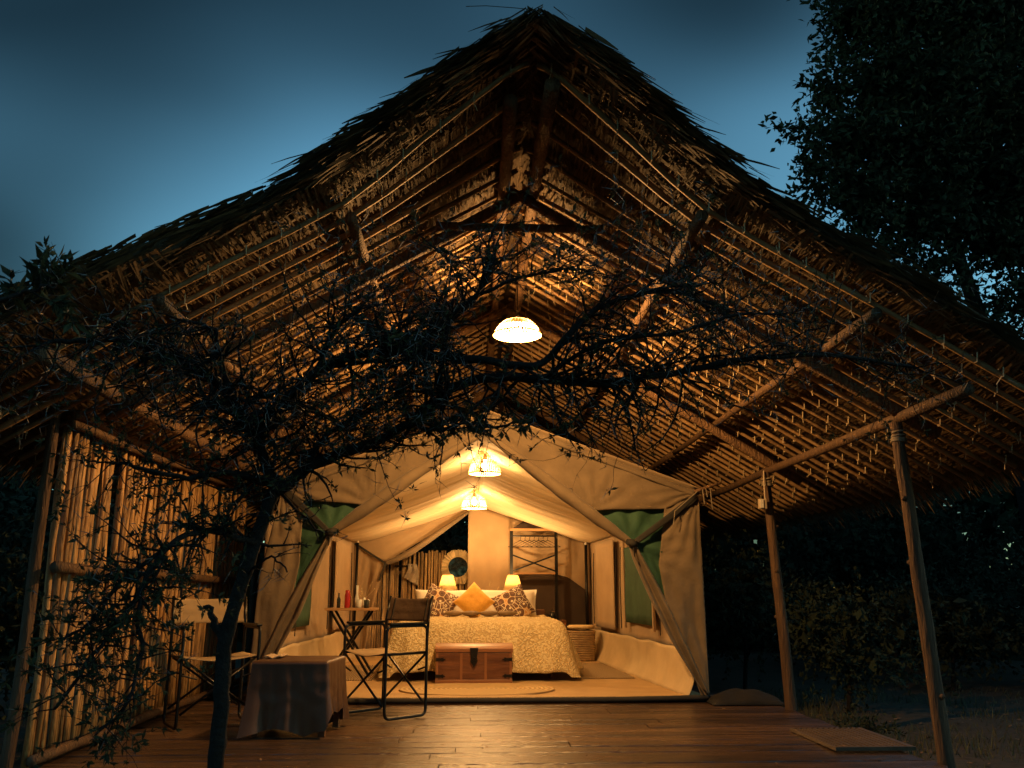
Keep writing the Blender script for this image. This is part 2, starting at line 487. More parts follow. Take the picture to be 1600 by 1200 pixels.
tag(li.build('leaf_litter', 'litter'), 'fallen dry leaves scattered on the deck and the ground beside it', 'leaves', kind='stuff')

# ================================================================== THATCHED SHELTER
XR, ZR, SK = 0.28, 3.545, 0.596
UMAX = {1: 3.15, -1: 3.1}
Y_BACK = 13.6
def S(side, u, y, off=0.0): return V(XR + side * u + side * off * 0.5, y, ZR - SK * u + off * 0.86)
def interp(tab, x):
    for (a, fa), (b, fb) in zip(tab, tab[1:]):
        if x <= b: return lerp(fa, fb, max(0, (x - a) / (b - a)))
    return tab[-1][1]
EDGE = {1: ((0, 3.55), (.22, 3.60), (.63, 3.83), (1.25, 4.01), (1.94, 4.02), (2.52, 4.06), (3.3, 4.2)), -1: ((0, 3.58), (.25, 3.70), (.84, 3.90), (1.26, 4.01), (1.55, 3.99), (1.87, 3.90), (2.42, 3.83), (3.3, 3.9))}
def bat_y(i, u):
    lo = 4.2 + 0.18 * i
    hi = 3.76 + (lo - 4.2) * 1.564 if lo < 4.98 else lo
    return lerp(hi, lo, min(1, max(0, (u - 0.15) / 0.85)))
shelter = thing('thatched_shelter', (XR, 7.2, 0.0), 'large open-fronted palm thatch roof on rough poles sheltering the tent', 'shelter')
NB = 52
for side in (1, -1):
    for i in range(0, NB):
        us = [0.04, 0.16, 0.58, 1.0, 1.6, 2.15, 2.6, UMAX[side] - 0.05]
        if i == -1: us = [0.2, 0.58, 1.0, 1.6, 2.15, 2.6, UMAX[side] - 0.1]
        jit = rr(-0.02, 0.02)
        pts = [S(side, u, bat_y(i, u) + jit + rr(-.008, .008), -.028 + rr(-.006, .006)) for u in us]
        pts = smooth_path(pts, 2)
        r = rr(0.013, 0.019)
        b = MB(); b.tube(pts, [r * rr(.9, 1.1) for _ in pts], 6); b.build('batten', 'batten', shelter, smooth=True)
# purlins, ridge poles, eave beams (run in depth)
def pole_pts(a, b, n=9, wob=0.012):
    out = []
    for k in range(n):
        t = k / (n - 1); p = a.lerp(b, t)
        out.append(p + V(wob * N3(t * 4, a.x * 9, a.z * 5), wob * N3(t * 4, a.x * 7, 8), wob * N3(t * 4, a.y * 5 + a.x * 3, 2)))
    return out
def pole(name, a, b, r0, r1=None, parent=shelter, m='pole', n=9, sides=10):
    r1 = r1 or r0
    mb = MB(); mb.tube(pole_pts(V(*a), V(*b), n), [lerp(r0, r1, k / (n - 1)) * (1 + .06 * N3(k * 1.7, a[0] * 5)) for k in range(n)], sides, lump=.08, seed=a[0])
    return mb.build(name, m, parent, smooth=True)
for side, u, y0, r in ((1, 0.14, 3.76, .036), (-1, 0.15, 3.9, .034), (1, 0.98, 4.18, .030), (-1, 0.99, 4.28, .030), (1, 1.88, 4.17, .029), (-1, 1.9, 4.1, .029)):
    cut = rr(8.2, 9.2)
    for a, b_, dr in ((y0, cut + .15, 0), (cut, Y_BACK - .1, .004)):
        p, q = S(side, u, a, -.075 - r * .5), S(side, u, b_, -.075 - r * .5); pole('purlin', p, q, r + .004, r - .004)
XB = {1: 2.62, -1: -2.05}
pole('eave_beam', (2.60, 4.25, 1.96), (2.56, 9.2, 1.93), .034, .032)
pole('eave_beam', (2.57, 9.1, 1.94), (2.56, 13.4, 1.92), .038, .034)
pole('eave_beam', (-2.06, 4.0, 2.03), (-2.08, 13.3, 2.0), .046, .036)
# trusses
for ty in (4.98, 7.2, 10.2, 13.2):
    for side in (1, -1):
        p = S(side, -0.06, ty, -.155); q = S(side, 2.62 if side == 1 else 2.5, ty, -.155)
        pole('rafter', p, q, .034, .04)
    if ty < 6:
        zc = 3.13
        w = (ZR - .14 - zc) / SK
        pole('collar_tie', (XR - w - .06, ty - .055, zc), (XR + w + .06, ty - .055, zc), .027)
    for x, nm in ((2.55, 'post'), (-2.50, 'post')):
        if ty == 4.98 and x < 0: continue
        if ty == 4.98: x = 2.60
        po = pole(nm, (x + (.06 if x > 0 else 0), ty, -0.35), (x - (.03 if x > 0 else 0), ty, 1.92), (.044 if ty < 6 else .050), .036, sides=12, m='tree_pole', n=16)
        if x > 0 and ty < 9:
            for q in range(5):
                bb = MB(); zz = 1.80 + q * .016; bb.tube([V(x - .025 + .042 * math.cos(a), ty + .042 * math.sin(a), zz + .01 * math.sin(a * .5 + q)) for a in [k_ / 12 * 6.2832 for k_ in range(13)]], .0065, 5, cap=False); bb.build('rope_turn', 'rope', po, smooth=True)
            for q in range(4):
                bb = MB(); a0 = q * 1.7 + ty; zz = .35 + q * .37; c_ = V(lerp(x + .06, x - .03, (zz + .35) / 2.27) + .044 * math.cos(a0), ty + .044 * math.sin(a0), zz)
                bb.lathe(((.0, .016), (.008, .014), (.014, .006), (.018, -.006)), c_, 8); bb.v = [c_ + Matrix.Rotation(a0, 3, 'Z') @ Matrix.Rotation(math.pi / 2, 3, 'Y') @ (v - c_) for v in bb.v]; bb.build('knot', 'tree_pole', po, smooth=True)
pole('wall_post', (-2.46, 5.0, -.3), (-2.44, 5.0, 1.98), .034, .03, m='tree_pole')
# lashings and thatch (far too many to count)
ls = MB()
for side in (1, -1):
    for i in range(0, NB):
        u = rr(.1, .25)
        while u < UMAX[side] - .1:
            yb = bat_y(i, u)
            if i < 30 or RND.random() < .4:
                c = S(side, u, yb, -.036)
                ls.tube([c + V(0, -.022, .04), c + V(0, -.012, -.008), c + V(0, .012, -.008), c + V(0, .024, .04)], .0042, 4)
                if RND.random() < .45:
                    ls.tube([c + V(0, .0, -.004), c + V(rr(-.02, .02), rr(-.02, .03), -rr(.02, .05))], .0028, 3)
            u += rr(.13, .20)
tag(ls.build('lashing', 'sisal', shelter), kind='stuff')
th = MB()
def strip(mb, p, d, wdir, L, w, droop=0.0, seg=1):
    """tapered leaf strip from p along d"""
    a, b_ = p - wdir * w, p + wdir * w
    q = p + d * L * .6 - V(0, 0, droop * .4); e = p + d * L - V(0, 0, droop)
    i = len(mb.v); mb.v += [a, b_, q + wdir * w * .9, q - wdir * w * .9, e + wdir * w * .25, e - wdir * w * .25]
    mb.f += [(i, i + 1, i + 2, i + 3), (i + 3, i + 2, i + 4, i + 5)]
for side in (1, -1):
    sl = V(side * .86, 0, -.51)
    for i in range(-3, NB):
        step = .0125 if i < 24 else .028
        u = .0
        while u < UMAX[side]:
            u += step * rr(.6, 1.4)
            dens = N3(u * 5, i * 2.3, side * 4)
            for rep in range(2 if i < 22 else 1):
                y0 = bat_y(i, u) + rr(-.02, .05)
                if y0 < interp(EDGE[side], u) - .04: continue
                up0 = rr(.03, .05); dn = rr(.0, .035) if dens < .1 else rr(-.012, .022)
                p = S(side, u, y0, up0); L = rr(.15, .27)
                gap = .19 + dens * .05
                q = S(side, u + rr(-.035, .035) + .05 * dens, y0 + L, dn)
                d = (q - p).normalized()
                w = rr(.003, .0085)
                tw = (sl + V(0, 0, rr(-.35, .35))).normalized()
                strip(th, p, d, tw, L, w, rr(-.005, .012))
o = th.build('thatch_lining', 'thatch', shelter); tag(o, kind='stuff')
# the body of the thatch: a thick closed slab per slope
core = MB()
for side in (1, -1):
    nu, nv = 26, 60
    def cf(u, v, top):
        uu = u * UMAX[side]; ya = interp(EDGE[side], uu) + .06
        y = lerp(ya, Y_BACK, v)
        off = (.155 + .02 * N3(uu * 4, y * 3, 7) + .01 * N3(uu * 14, y * 11, 7)) if top else .055
        if top: off -= .055 * max(0, 1 - uu / .7)
        p = S(side, uu, y, off)
        if uu < .05: p.x = XR
        return p
    b0 = len(core.v)
    core.grid(lambda u, v: cf(u, v, True), nu, nv); b1 = len(core.v)
    core.grid(lambda u, v: cf(u, v, False), nu, nv)
    for i in range(nu):
        for j in (0, nv):
            a = i * (nv + 1) + j; core.f.append((b0 + a, b1 + a, b1 + a + nv + 1, b0 + a + nv + 1))
    for j in range(nv):
        for i in (nu,):
            a = i * (nv + 1) + j; core.f.append((b0 + a, b0 + a + 1, b1 + a + 1, b1 + a))
core.build('thatch_body', 'thatch_core', shelter)
# ragged strands: front verge, eaves, ridge cap
fr = MB()
for side in (1, -1):
    slope = V(side * .86, 0, -.51)
    for k in range(6500):
        u = rr(0, 1) ** .9 * UMAX[side]; e = interp(EDGE[side], u)
        lay = rr(.03, .19 if side < 0 else .16); n = N3(u * 3, side * 5, 1) + .6 * N3(u * 9, side * 3, 6)
        y = e + rr(-.0, .5) + n * .05
        d = V(side * rr(.75, 1.0), rr(-.22, .06), -(rr(.52, .75) if u < .9 else rr(.38, .60))).normalized()
        L = rr(.08, .24)
        if k % 13 == 0 and (side < 0 or k % 39 == 0): L *= 1.1; d = V(side * 1, rr(-.2, .1), -rr(.30, .48)).normalized(); lay = rr(.13, .18)
        wd = V(rr(-.3, .3), 1, rr(-.8, .8)).normalized()
        strip(fr, S(side, u, y, lay), d, wd, L, rr(.004, .013), rr(0, .03))
    for k in range(2600):                      # eaves
        u = UMAX[side] - rr(0, .15); y = interp(EDGE[side], u) + rr(0, 1) * 9.5
        d = V(side * rr(.5, .9), rr(-.25, .25), -rr(.4, .9)).normalized()
        strip(fr, S(side, u, y, rr(.03, .16)), d, V(0, 1, rr(-.3, .3)), rr(.08, .24), rr(.004, .012), rr(.0, .05))
    for k in range(2600):                      # ridge cap
        u = rr(.0, .72); y = interp(EDGE[side], u) + abs(RND.gauss(0, .35)) + .02
        d = V(side * .8, rr(-.15, .12), -rr(.42, .66)).normalized()
        strip(fr, S(side, u, y, .12 + .04 * min(1, u * 2) + rr(-.05, .012)), d, V(0, 1, rr(-.4, .4)).normalized(), rr(.12, .34), rr(.004, .010), .01)
for k in range(900):
    y = 3.52 + abs(RND.gauss(0, .5)); sd = RND.choice((-1, 1))
    strip(fr, V(XR + rr(-.06, .06), y, ZR + rr(.04, .11)), V(sd * rr(.5, .9), rr(-.2, .05), -rr(.4, .8)).normalized(), V(0, 1, 0), rr(.1, .25), rr(.004, .009), .01)
tag(fr.build('thatch_fringe', 'thatch', shelter), kind='stuff')
b = MB(); b.tube([at(728, 10, 3.6), at(760, 9, 3.6), at(800, 12, 3.58), at(846, 16, 3.56)], .0022, 4)
b.build('stray_reed', 'thatch', shelter)

# ================================================================== STICK WALL on the left
wall = thing('stick_wall', (-2.42, 6.8, 0), 'tall wall of upright rough sticks along the left side of the deck', 'wall')
y = 5.06
while y < 9.2:
    r = rr(.0105, .0185); x = -2.40 + rr(-.018, .012); h = 1.90 + rr(-.06, .07)
    top = V(x + rr(-.025, .025), y + rr(-.03, .03), h); bot = V(x, y, -.03)
    mid = [bot.lerp(top, t) + V(rr(-.010, .010), rr(-.014, .014), 0) for t in (.2, .4, .6, .8)]
    b = MB(); b.tube([bot] + mid + [top], [r * rr(.88, 1.12) for _ in range(6)], 7, lump=.15, seed=y * 7)
    b.build('stick', 'stick', wall, smooth=True)
    y += r * 1.82
def rail(z0, z1, r, x=-2.335, y0=5.0, y1=9.2):
    b = MB(); n = 16
    b.tube([V(x + .012 * N3(k * .6, z0 * 9), lerp(y0, y1, k / n), lerp(z0, z1, k / n) + .018 * N3(k * .5, z0 * 5 + 3)) for k in range(n + 1)], [r * (1 + .12 * N3(k * .9, z0)) for k in range(n + 1)], 10, lump=.1, seed=z0)
    b.build('rail', 'pole', wall, smooth=True)
rail(1.06, 1.02, .034); rail(1.93, 1.97, .03); rail(1.87, 1.93, .026, -2.33); rail(.045, .045, .03)
# ================================================================== SAFARI TENT
YT, YB = 7.65, 12.6
tent = thing('safari_tent', (0.12, YT, 0.0), 'tan canvas safari tent with open front, green mesh corners and lit interior', 'tent')
def tension(p, pts, amt):
    # creases that radiate from where the cloth is pulled
    y = 0.0
    for k_, f_, ph in pts:
        dx, dz = p.x - k_.x, p.z - k_.z; d = math.hypot(dx, dz); a = math.atan2(dz, dx)
        y += amt * math.sin(a * f_ + ph + 1.5 * N3(d * 3, ph)) * math.exp(-d / .55) * min(1, d / .12)
    return y
def cloth(name, fn, nu, nv, m, parent=tent, solid=.004, amp=.012, fx=3.0, fy=9.0, seed=0.0, axis=(0, 1, 0), pulls=None):
    ax = Vector(axis); b = MB()
    def f(u, v):
        p = Vector(fn(u, v))
        w = mn.noise(Vector((u * fx + seed, v * fy, seed * 1.7))) + .45 * mn.noise(Vector((u * fx * 2.3 + seed, v * fy * 2.1, seed)))
        e = min(1, 8 * min(u, 1 - u) + .25) * min(1, 8 * min(v, 1 - v) + .25)
        if pulls: p.y += tension(p, pulls, .014)
        return p + ax * (w * amp * e)
    b.grid(f, nu, nv)
    return b.build(name, m, parent, smooth=True, solid=solid)
def P2(x, z, y=YT): return V(x, y, z)
A, CL, CR, O = P2(.15, 2.50), P2(-1.68, 1.85), P2(2.04, 1.81), P2(.10, 2.33)
KL, KR = P2(-1.23, 1.43, YT - .04), P2(1.41, 1.34, YT - .04)
# gable canvas either side of the doorway
def two_edge(top, bot): return lambda u, v: poly_at(top, u).lerp(poly_at(bot, u), v)
gl_top, gl_bot = [A, CL], [O, P2(-.90, 1.67), P2(-1.52, 1.71), P2(-1.69, 1.80)]
gr_top, gr_bot = [A, CR], [O, P2(1.05, 1.63), P2(1.73, 1.65), P2(2.03, 1.76)]
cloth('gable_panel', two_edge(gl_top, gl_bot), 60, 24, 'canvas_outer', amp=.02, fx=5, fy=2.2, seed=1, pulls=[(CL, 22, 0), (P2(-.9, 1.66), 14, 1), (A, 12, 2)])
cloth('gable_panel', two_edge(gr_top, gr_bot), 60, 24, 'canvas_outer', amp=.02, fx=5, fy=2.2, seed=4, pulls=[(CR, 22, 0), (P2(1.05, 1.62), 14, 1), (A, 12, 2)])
# green mesh corners, pulled towards the knots
def pinch(fn, k, amt, r):
    def f(u, v):
        p = Vector(fn(u, v)); d = (Vector((p.x, 0, p.z)) - Vector((k.x, 0, k.z))).length
        w = math.exp(-(d / r) ** 2)
        p.y -= amt * w; a = math.atan2(p.z - k.z, p.x - k.x)
        p.y += .022 * math.sin(a * 9) * math.exp(-((d - r) / r) ** 2)
        return p
    return f
mg = cloth('mesh_window', pinch(two_edge([P2(-1.54, 1.73, YT + .07), P2(-1.52, .88, YT + .03)], [P2(-.86, 1.70, YT + .07), P2(-1.27, 1.36, YT + .03), P2(-1.58, .88, YT + .03)]), KL, .05, .3), 24, 16, 'mesh_green', amp=.02, fx=3, fy=3, seed=2)
tag(mg, 'dark green mesh corner on the left')
mg = cloth('mesh_window', pinch(two_edge([P2(1.76, 1.67, YT + .07), P2(1.74, .85, YT + .03)], [P2(1.02, 1.66, YT + .07), P2(1.45, 1.30, YT + .03), P2(1.66, .85, YT + .03)]), KR, .05, .3), 24, 16, 'mesh_green', amp=.02, fx=3, fy=3, seed=3)
tag(mg, 'dark green mesh corner on the right')
# outer front strips
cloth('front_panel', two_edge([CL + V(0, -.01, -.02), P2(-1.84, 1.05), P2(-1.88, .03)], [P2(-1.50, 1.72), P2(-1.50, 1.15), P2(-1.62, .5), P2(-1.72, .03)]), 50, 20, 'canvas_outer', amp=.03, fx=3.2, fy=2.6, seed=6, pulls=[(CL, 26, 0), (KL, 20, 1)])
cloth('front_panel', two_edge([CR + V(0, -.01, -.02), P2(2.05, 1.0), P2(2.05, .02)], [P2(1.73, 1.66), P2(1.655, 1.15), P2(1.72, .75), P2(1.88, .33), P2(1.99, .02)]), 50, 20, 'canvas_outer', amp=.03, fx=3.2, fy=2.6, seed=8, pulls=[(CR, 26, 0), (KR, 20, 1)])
# rolled door edges
def roll(name, pts, rad, m='canvas_outer', seed=0.0, parent=tent, wob=.15):
    P = smooth_path(pts, 8); n = len(P); b = MB()
    rr_ = [poly_r(rad, k / (n - 1)) * (1 + .10 * N3(k * .35, seed)) for k in range(n)]
    b.tube(P, rr_, 14, lump=wob, seed=seed)
    return b.build(name, m, parent, smooth=True)
def poly_r(rad, t):
    x = t * (len(rad) - 1); i = min(int(x), len(rad) - 2); return lerp(rad[i], rad[i + 1], x - i)
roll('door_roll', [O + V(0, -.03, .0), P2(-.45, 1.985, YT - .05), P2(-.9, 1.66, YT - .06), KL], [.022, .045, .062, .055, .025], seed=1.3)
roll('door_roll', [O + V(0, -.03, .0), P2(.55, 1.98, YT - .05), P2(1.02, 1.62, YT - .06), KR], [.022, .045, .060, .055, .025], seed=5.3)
for pts in ([A + V(0, -.012, -.012), CL + V(.02, -.012, -.012)], [A + V(0, -.012, -.012), CR + V(-.02, -.012, -.012)]):
    b = MB(); b.grid(lambda u, v: poly_at(pts, u) + V(0, -.006 * math.sin(v * math.pi) + .004 * N3(u * 30, v), -.045 * v), 40, 4); b.build('hem', 'canvas_outer', tent, smooth=True, solid=.005)
# tied-back lower door curtains
def curtain(name, inner, outer, seed, folds=3.2, amp=.035):
    def fn(u, v):
        a, b_ = poly_at(inner, u), poly_at(outer, u); p = a.lerp(b_, v)
        p.y -= amp * math.sin(v * math.pi * folds + u * 1.5) * min(1, .25 + u * 1.6) + .02
        return p
    return cloth(name, fn, 34, 18, 'canvas_outer', amp=.015, fx=4, fy=3, seed=seed)
curtain('door_curtain', [P2(-1.20, 1.43, YT - .04), P2(-1.30, 1.2), P2(-1.46, .74), P2(-1.64, .40), P2(-1.76, .03)], [P2(-1.26, 1.41, YT - .04), P2(-1.50, 1.0), P2(-1.66, .70), P2(-1.80, .36), P2(-1.90, .03)], 3.3)
curtain('door_curtain', [P2(1.37, 1.36, YT - .04), P2(1.42, 1.2), P2(1.55, .88), P2(1.72, .52), P2(1.97, .10)], [P2(1.44, 1.34, YT - .04), P2(1.58, 1.1), P2(1.74, .80), P2(1.90, .46), P2(2.06, .06)], 7.1)
for k, cr_ in ((KL, CL), (KR, CR)):
    s = 1 if k.x > 0 else -1
    b = MB(); b.tube([k + V(-.04 * s, -.02, .01), k + V(0, -.055, 0), k + V(.04 * s, -.02, -.01)], [.028, .036, .026], 10, lump=.3); b.tube([k + V(0, -.05, 0), k + V(.015 * s, -.06, -.12)], .005, 5)
    b.build('tie_knot', 'strap', tent, smooth=True)
    cr2 = cr_ + V(-.03 * s, -.03, -.04)
    cloth('guy_strap', two_edge([cr2 + V(0, 0, .02), k + V(.02 * s, -.02, .03)], [cr2 + V(.02 * s, 0, -.05), k + V(.02 * s, -.02, -.03)]), 12, 4, 'strap', amp=.008, seed=s)
# roof fly
def fly(side):
    e = CR if side == 1 else CL
    def fn(u, v):
        p = A.lerp(e + V(.08 * side, 0, -.03), u); p.y = lerp(YT - .03, YB + .3, v); p.z += .03 - .03 * math.sin(v * math.pi) * math.sin(u * math.pi); return p
    return fn
cloth('roof_fly', fly(1), 14, 20, 'canvas', amp=.02, seed=2, axis=(0, 0, 1)); cloth('roof_fly', fly(-1), 14, 20, 'canvas', amp=.02, seed=9, axis=(0, 0, 1))
# ceiling liner, gathered in folds that run from ridge to wall
def zr_(y): return lerp(2.34, 2.16, (y - YT) / (YB - YT))
def xw(side, y): return lerp(2.0, 1.72, (y - YT) / (YB - YT)) if side == 1 else lerp(-1.80, -1.70, (y - YT) / (YB - YT))
ZW = 1.62
def ceil(side):
    def fn(u, v):
        y = lerp(YT + .05, YB - .01, v); x = lerp(.08, xw(side, y), u); z = lerp(zr_(y), ZW, u)
        fold = mn.noise(Vector((y * 5.5, side * 3, u * .8))) * .040 + mn.noise(Vector((y * 15, side * 7, u * .5))) * .022
        z -= .055 * math.sin(math.pi * min(1, u * 1.0)) * (.5 + .6 * math.sin(v * math.pi)) + .025 * math.exp(-((u - .85) / .15) ** 2)
        z += fold * min(1, .25 + v * 6) * math.sin(math.pi * min(.98, u * .9 + .08))
        return (x, y, z)
    return fn
for side in (1, -1):
    b = MB(); b.grid(ceil(side), 26, 170); b.build('ceiling_liner', 'liner', tent, smooth=True, solid=.004)
# side walls with skirts
for side in (1, -1):
    def wf(u, v, side=side):
        y = lerp(YT + .03, YB, u); z = lerp(.40, ZW + .02, v)
        x = xw(side, y) + side * .0
        x += -side * (.025 * mn.noise(Vector((y * 3.2, z * .6, side))) + .014 * mn.noise(Vector((y * 9, z * 1.0, side * 2))) * (1.2 - v * .6))
        return (x, y, z)
    b = MB(); b.grid(wf, 70, 18); b.build('side_wall', 'canvas', tent, smooth=True, solid=.004)
    def sf(u, v, side=side):
        y = lerp(YT + .03, YB, u); x = xw(side, y) - side * (.03 + .10 * (1 - v) ** 3); z = lerp(.036, .42 + .02 * N3(y * 2, side), v)
        x += -side * .022 * mn.noise(Vector((y * 4.5, v * 1.2, side * 5)))
        return (x, y, z)
    b = MB(); b.grid(sf, 70, 12); b.build('wall_skirt', 'skirt', tent, smooth=True, solid=.004)
    # side window: green mesh with canvas border, and a hanging canvas strip
    xx = lambda y: xw(side, y) - side * .045
    ya, yz = (9.05, 10.25) if side == 1 else (8.2, 9.45)
    b = MB(); b.grid(lambda u, v: (xx(lerp(ya, yz, u)) - side * .012 * N3(u * 6, v * 2), lerp(ya, yz, u), lerp(.58, 1.43, v)), 16, 8)
    w = b.build('side_window', 'mesh_green', tent, smooth=True, solid=.004)
    for yy in (ya - .03, yz + .03):
        b = MB(); b.box((xx(yy) - .012, yy - .03, .52), (xx(yy) + .012, yy + .03, 1.5)); b.build('window_tape', 'canvas', w)
    b = MB(); b.grid(lambda u, v: (xx(lerp(10.75, 11.9, u)) - side * (.02 + .02 * N3(u * 4, v * 1.5, side)), lerp(10.75, 11.9, u), lerp(.47, 1.56, v)), 12, 14)
    b.build('window_flap', 'canvas', tent, smooth=True, solid=.006)
    for yy in (8.75, 10.45, 10.7, 12.1):
        b = MB(); b.tube([V(xx(yy), yy, 1.45), V(xx(yy) - side * .01, yy + .02, 1.0), V(xx(yy) - side * .01, yy, .5)], .006, 5); b.build('tie_cord', 'strap', tent)
# back wall: right part closed, left part tied open
def roofline(x):
    return lerp(zr_(YB), ZW, min(1, abs(x - .08) / (1.64 if x > .08 else 1.78)))
cloth('back_wall', lambda u, v: V(lerp(-.06, 1.72, u), YB, lerp(.02, roofline(lerp(-.06, 1.72, u)), v)), 40, 24, 'canvas', amp=.055, fx=6, fy=2.2, seed=5)
KB = P2(-1.24, 1.32, YB)
cloth('back_valance', two_edge([P2(-.04, 2.16, YB), P2(-1.70, 1.62, YB)], [P2(-.06, 2.05, YB), KB + V(0, 0, .02), P2(-1.70, 1.52, YB)]), 26, 10, 'canvas', amp=.015, seed=3)
roll('back_door_roll', [P2(-.06, 2.06, YB - .03), P2(-.45, 1.78, YB - .05), P2(-.9, 1.47, YB - .05), KB + V(0, -.03, 0)], [.02, .04, .045, .03], seed=9)
def bc(u, v):
    inner = [KB, P2(-1.30, 1.1, YB), P2(-1.40, .7, YB), P2(-1.5, .03, YB)]; outer = [P2(-1.70, 1.60, YB), P2(-1.72, .9, YB), P2(-1.72, .03, YB)]
    p = poly_at(inner, u).lerp(poly_at(outer, u), v); p.y -= .06 * math.sin(v * 9 + u * 2) * (.3 + u); return p
cloth('back_curtain', bc, 26, 20, 'canvas', amp=.03, seed=7)
b = MB(); b.bar(P2(-1.69, 1.60, YB - .05), KB + V(0, -.06, 0), .012, .03); b.build('guy_strap', 'strap', tent)
b = MB(); b.bar(KB + V(0, -.06, 0), P2(-1.32, 1.08, YB - .07), .012, .035); b.build('guy_strap', 'strap', tent)
# dark panel with a small dark arch above, back right
cloth('back_dark_panel', two_edge([P2(.60, 1.17, YB - .045), P2(1.22, 1.17, YB - .045), P2(1.40, 1.12, YB - .045), P2(1.68, .92, YB - .045)], [P2(.60, .42, YB - .045), P2(1.68, .42, YB - .045)]), 16, 10, 'dark_cloth', amp=.01, seed=4)
cloth('back_vent', two_edge([P2(.60, 1.83, YB - .05), P2(.76, 1.94, YB - .05), P2(1.02, 1.93, YB - .05), P2(1.24, 1.80, YB - .05)], [P2(.60, 1.79, YB - .05), P2(1.24, 1.77, YB - .05)]), 12, 4, 'dark_cloth', amp=.004, seed=4)
# poles
for a, c, r in (((1.64, 12.45, .04), (1.64, 12.45, 1.58), .022), ((-1.63, 12.4, .04), (-1.63, 12.4, 1.6), .02)):
    b = MB(); b.tube([a, c], r, 10); p = b.build('tent_pole', 'black_metal', tent, smooth=True)
    b = MB(); b.lathe(((.012, 0), (.018, .01), (.018, .03), (.008, .045)), c, 8, True, True); b.build('pole_cap', 'white_linen', p)
b = MB(); b.tube([P2(2.0, 1.80, YT - .03), P2(2.13, 1.845, YT - .05), P2(2.24, 1.88, YT - .06)], [.016, .014, .012], 8); b.build('eave_pole', 'pole', tent, smooth=True)
b = MB()
for dx, l in ((.02, .13), (.05, .07), (.09, .18)): b.tube([P2(2.05 + dx, 1.82 + dx * .4, YT - .05), P2(2.05 + dx + .012, 1.82 - l, YT - .05)], .005, 5)
b.tube([P2(2.02, 1.80, YT - .06), P2(1.8, 1.62, YT - .09), P2(1.78, 1.5, YT - .1)], .004, 5)
tag(b.build('guy_rope', 'rope', tent))
# floor sheet and front sill
b = MB(); b.grid(lambda u, v: (lerp(-1.86, 2.04, u), lerp(YT + .02, YB + .9, v), .035 + .004 * N3(u * 7, v * 9)), 24, 30); b.build('groundsheet', 'matting', tent, smooth=True, solid=.01)
b = MB(); b.tube([P2(lerp(-1.88, 2.12, k / 20), .03 + .012 * math.exp(-((k - 20) / 2.5) ** 2), YT + .0 - .02 * math.sin(k / 20 * math.pi)) for k in range(21)], [.022] * 21, 8, lump=.15); b.build('front_sill', 'strap', tent, smooth=True)

# ---------------------------------------------------------------- hanging lamps
def pendant(name, loc, rad, hgt, label, watts, cord_top, ribs=44, grp=None, bulb_z=.40, cover=.27, inner=False):
    t = thing(name, loc, label, 'lamp', grp)
    x, y, z = loc
    prof = [(rad * max(.02, math.cos(a)) ** .72 * (1 - .12 * math.sin(a)), hgt * math.sin(a) ** 1.15) for a in [k / 9 * math.pi / 2 for k in range(10)]]
    sh = MB()
    for j in range(ribs):
        a0 = 2 * math.pi * j / ribs; wd = 2 * math.pi / ribs * cover
        for (r0, z0), (r1, z1) in zip(prof, prof[1:]):
            q = []
            for r_, z_, s_ in ((r0, z0, -1), (r0, z0, 1), (r1, z1, 1), (r1, z1, -1)): q.append((x + r_ * math.cos(a0 + s_ * wd), y + r_ * math.sin(a0 + s_ * wd), z + z_))
            sh.quad(*q)
    s = sh.build('shade', 'wicker', t)
    for r_, z_ in (prof[0], prof[3], prof[6]):
        b = MB(); b.tube([V(x + r_ * math.cos(a), y + r_ * math.sin(a), z + z_) for a in [k / 24 * 2 * math.pi for k in range(25)]], .006 if z_ == 0 else .003, 5, cap=False); b.build('rim', 'wicker', s, smooth=True)
    b = MB(); b.lathe(((.004, 0), (.02, .006), (.034, .03), (.034, .05), (.022, .08), (.015, .1)), (x, y, z + hgt * bulb_z - .05), 14, True, True)
    b.build('bulb', 'bulb', t, smooth=True)
    b = MB(); b.lathe(((.018, 0), (.018, .05), (.006, .07)), (x, y, z + hgt * bulb_z + .055), 10, True, True); b.build('socket', 'strap', t, smooth=True)
    b = MB(); b.tube([V(x, y, z + hgt * bulb_z + .12), V(x + .003, y, lerp(z + hgt, cord_top, .5)), V(x, y, cord_top)], .004, 5); b.build('cord', 'strap', t)
    lamp('glow', (x, y, z + hgt * bulb_z - .075), watts, AMBER if inner else WARM, .035, t)
    if inner:
        b = MB(); b.lathe([(r_ * .96, z_ * .96 + .004) for r_, z_ in prof[:4]], (x, y, z), 30); b.build('liner', 'lampshade', s, smooth=True)
    return t
pendant('outdoor_pendant', (.31, 5.9, 2.73), .175, .12, 'glowing wicker pendant hung under the thatch behind the thorn branches', 210, 3.46, ribs=40, bulb_z=.25, cover=.2, inner=True)
pendant('tent_pendant', (.12, 8.6, 2.085), .165, .225, 'larger wicker dome pendant just inside the tent doorway', 44, 2.31, grp='wicker pendants inside the tent')
pendant('tent_pendant', (.02, 11.0, 1.965), .165, .225, 'smaller-looking wicker dome pendant hung deeper in the tent over the bed', 48, 2.2, grp='wicker pendants inside the tent')
# ================================================================== FURNITURE IN THE TENT
FZ = .041
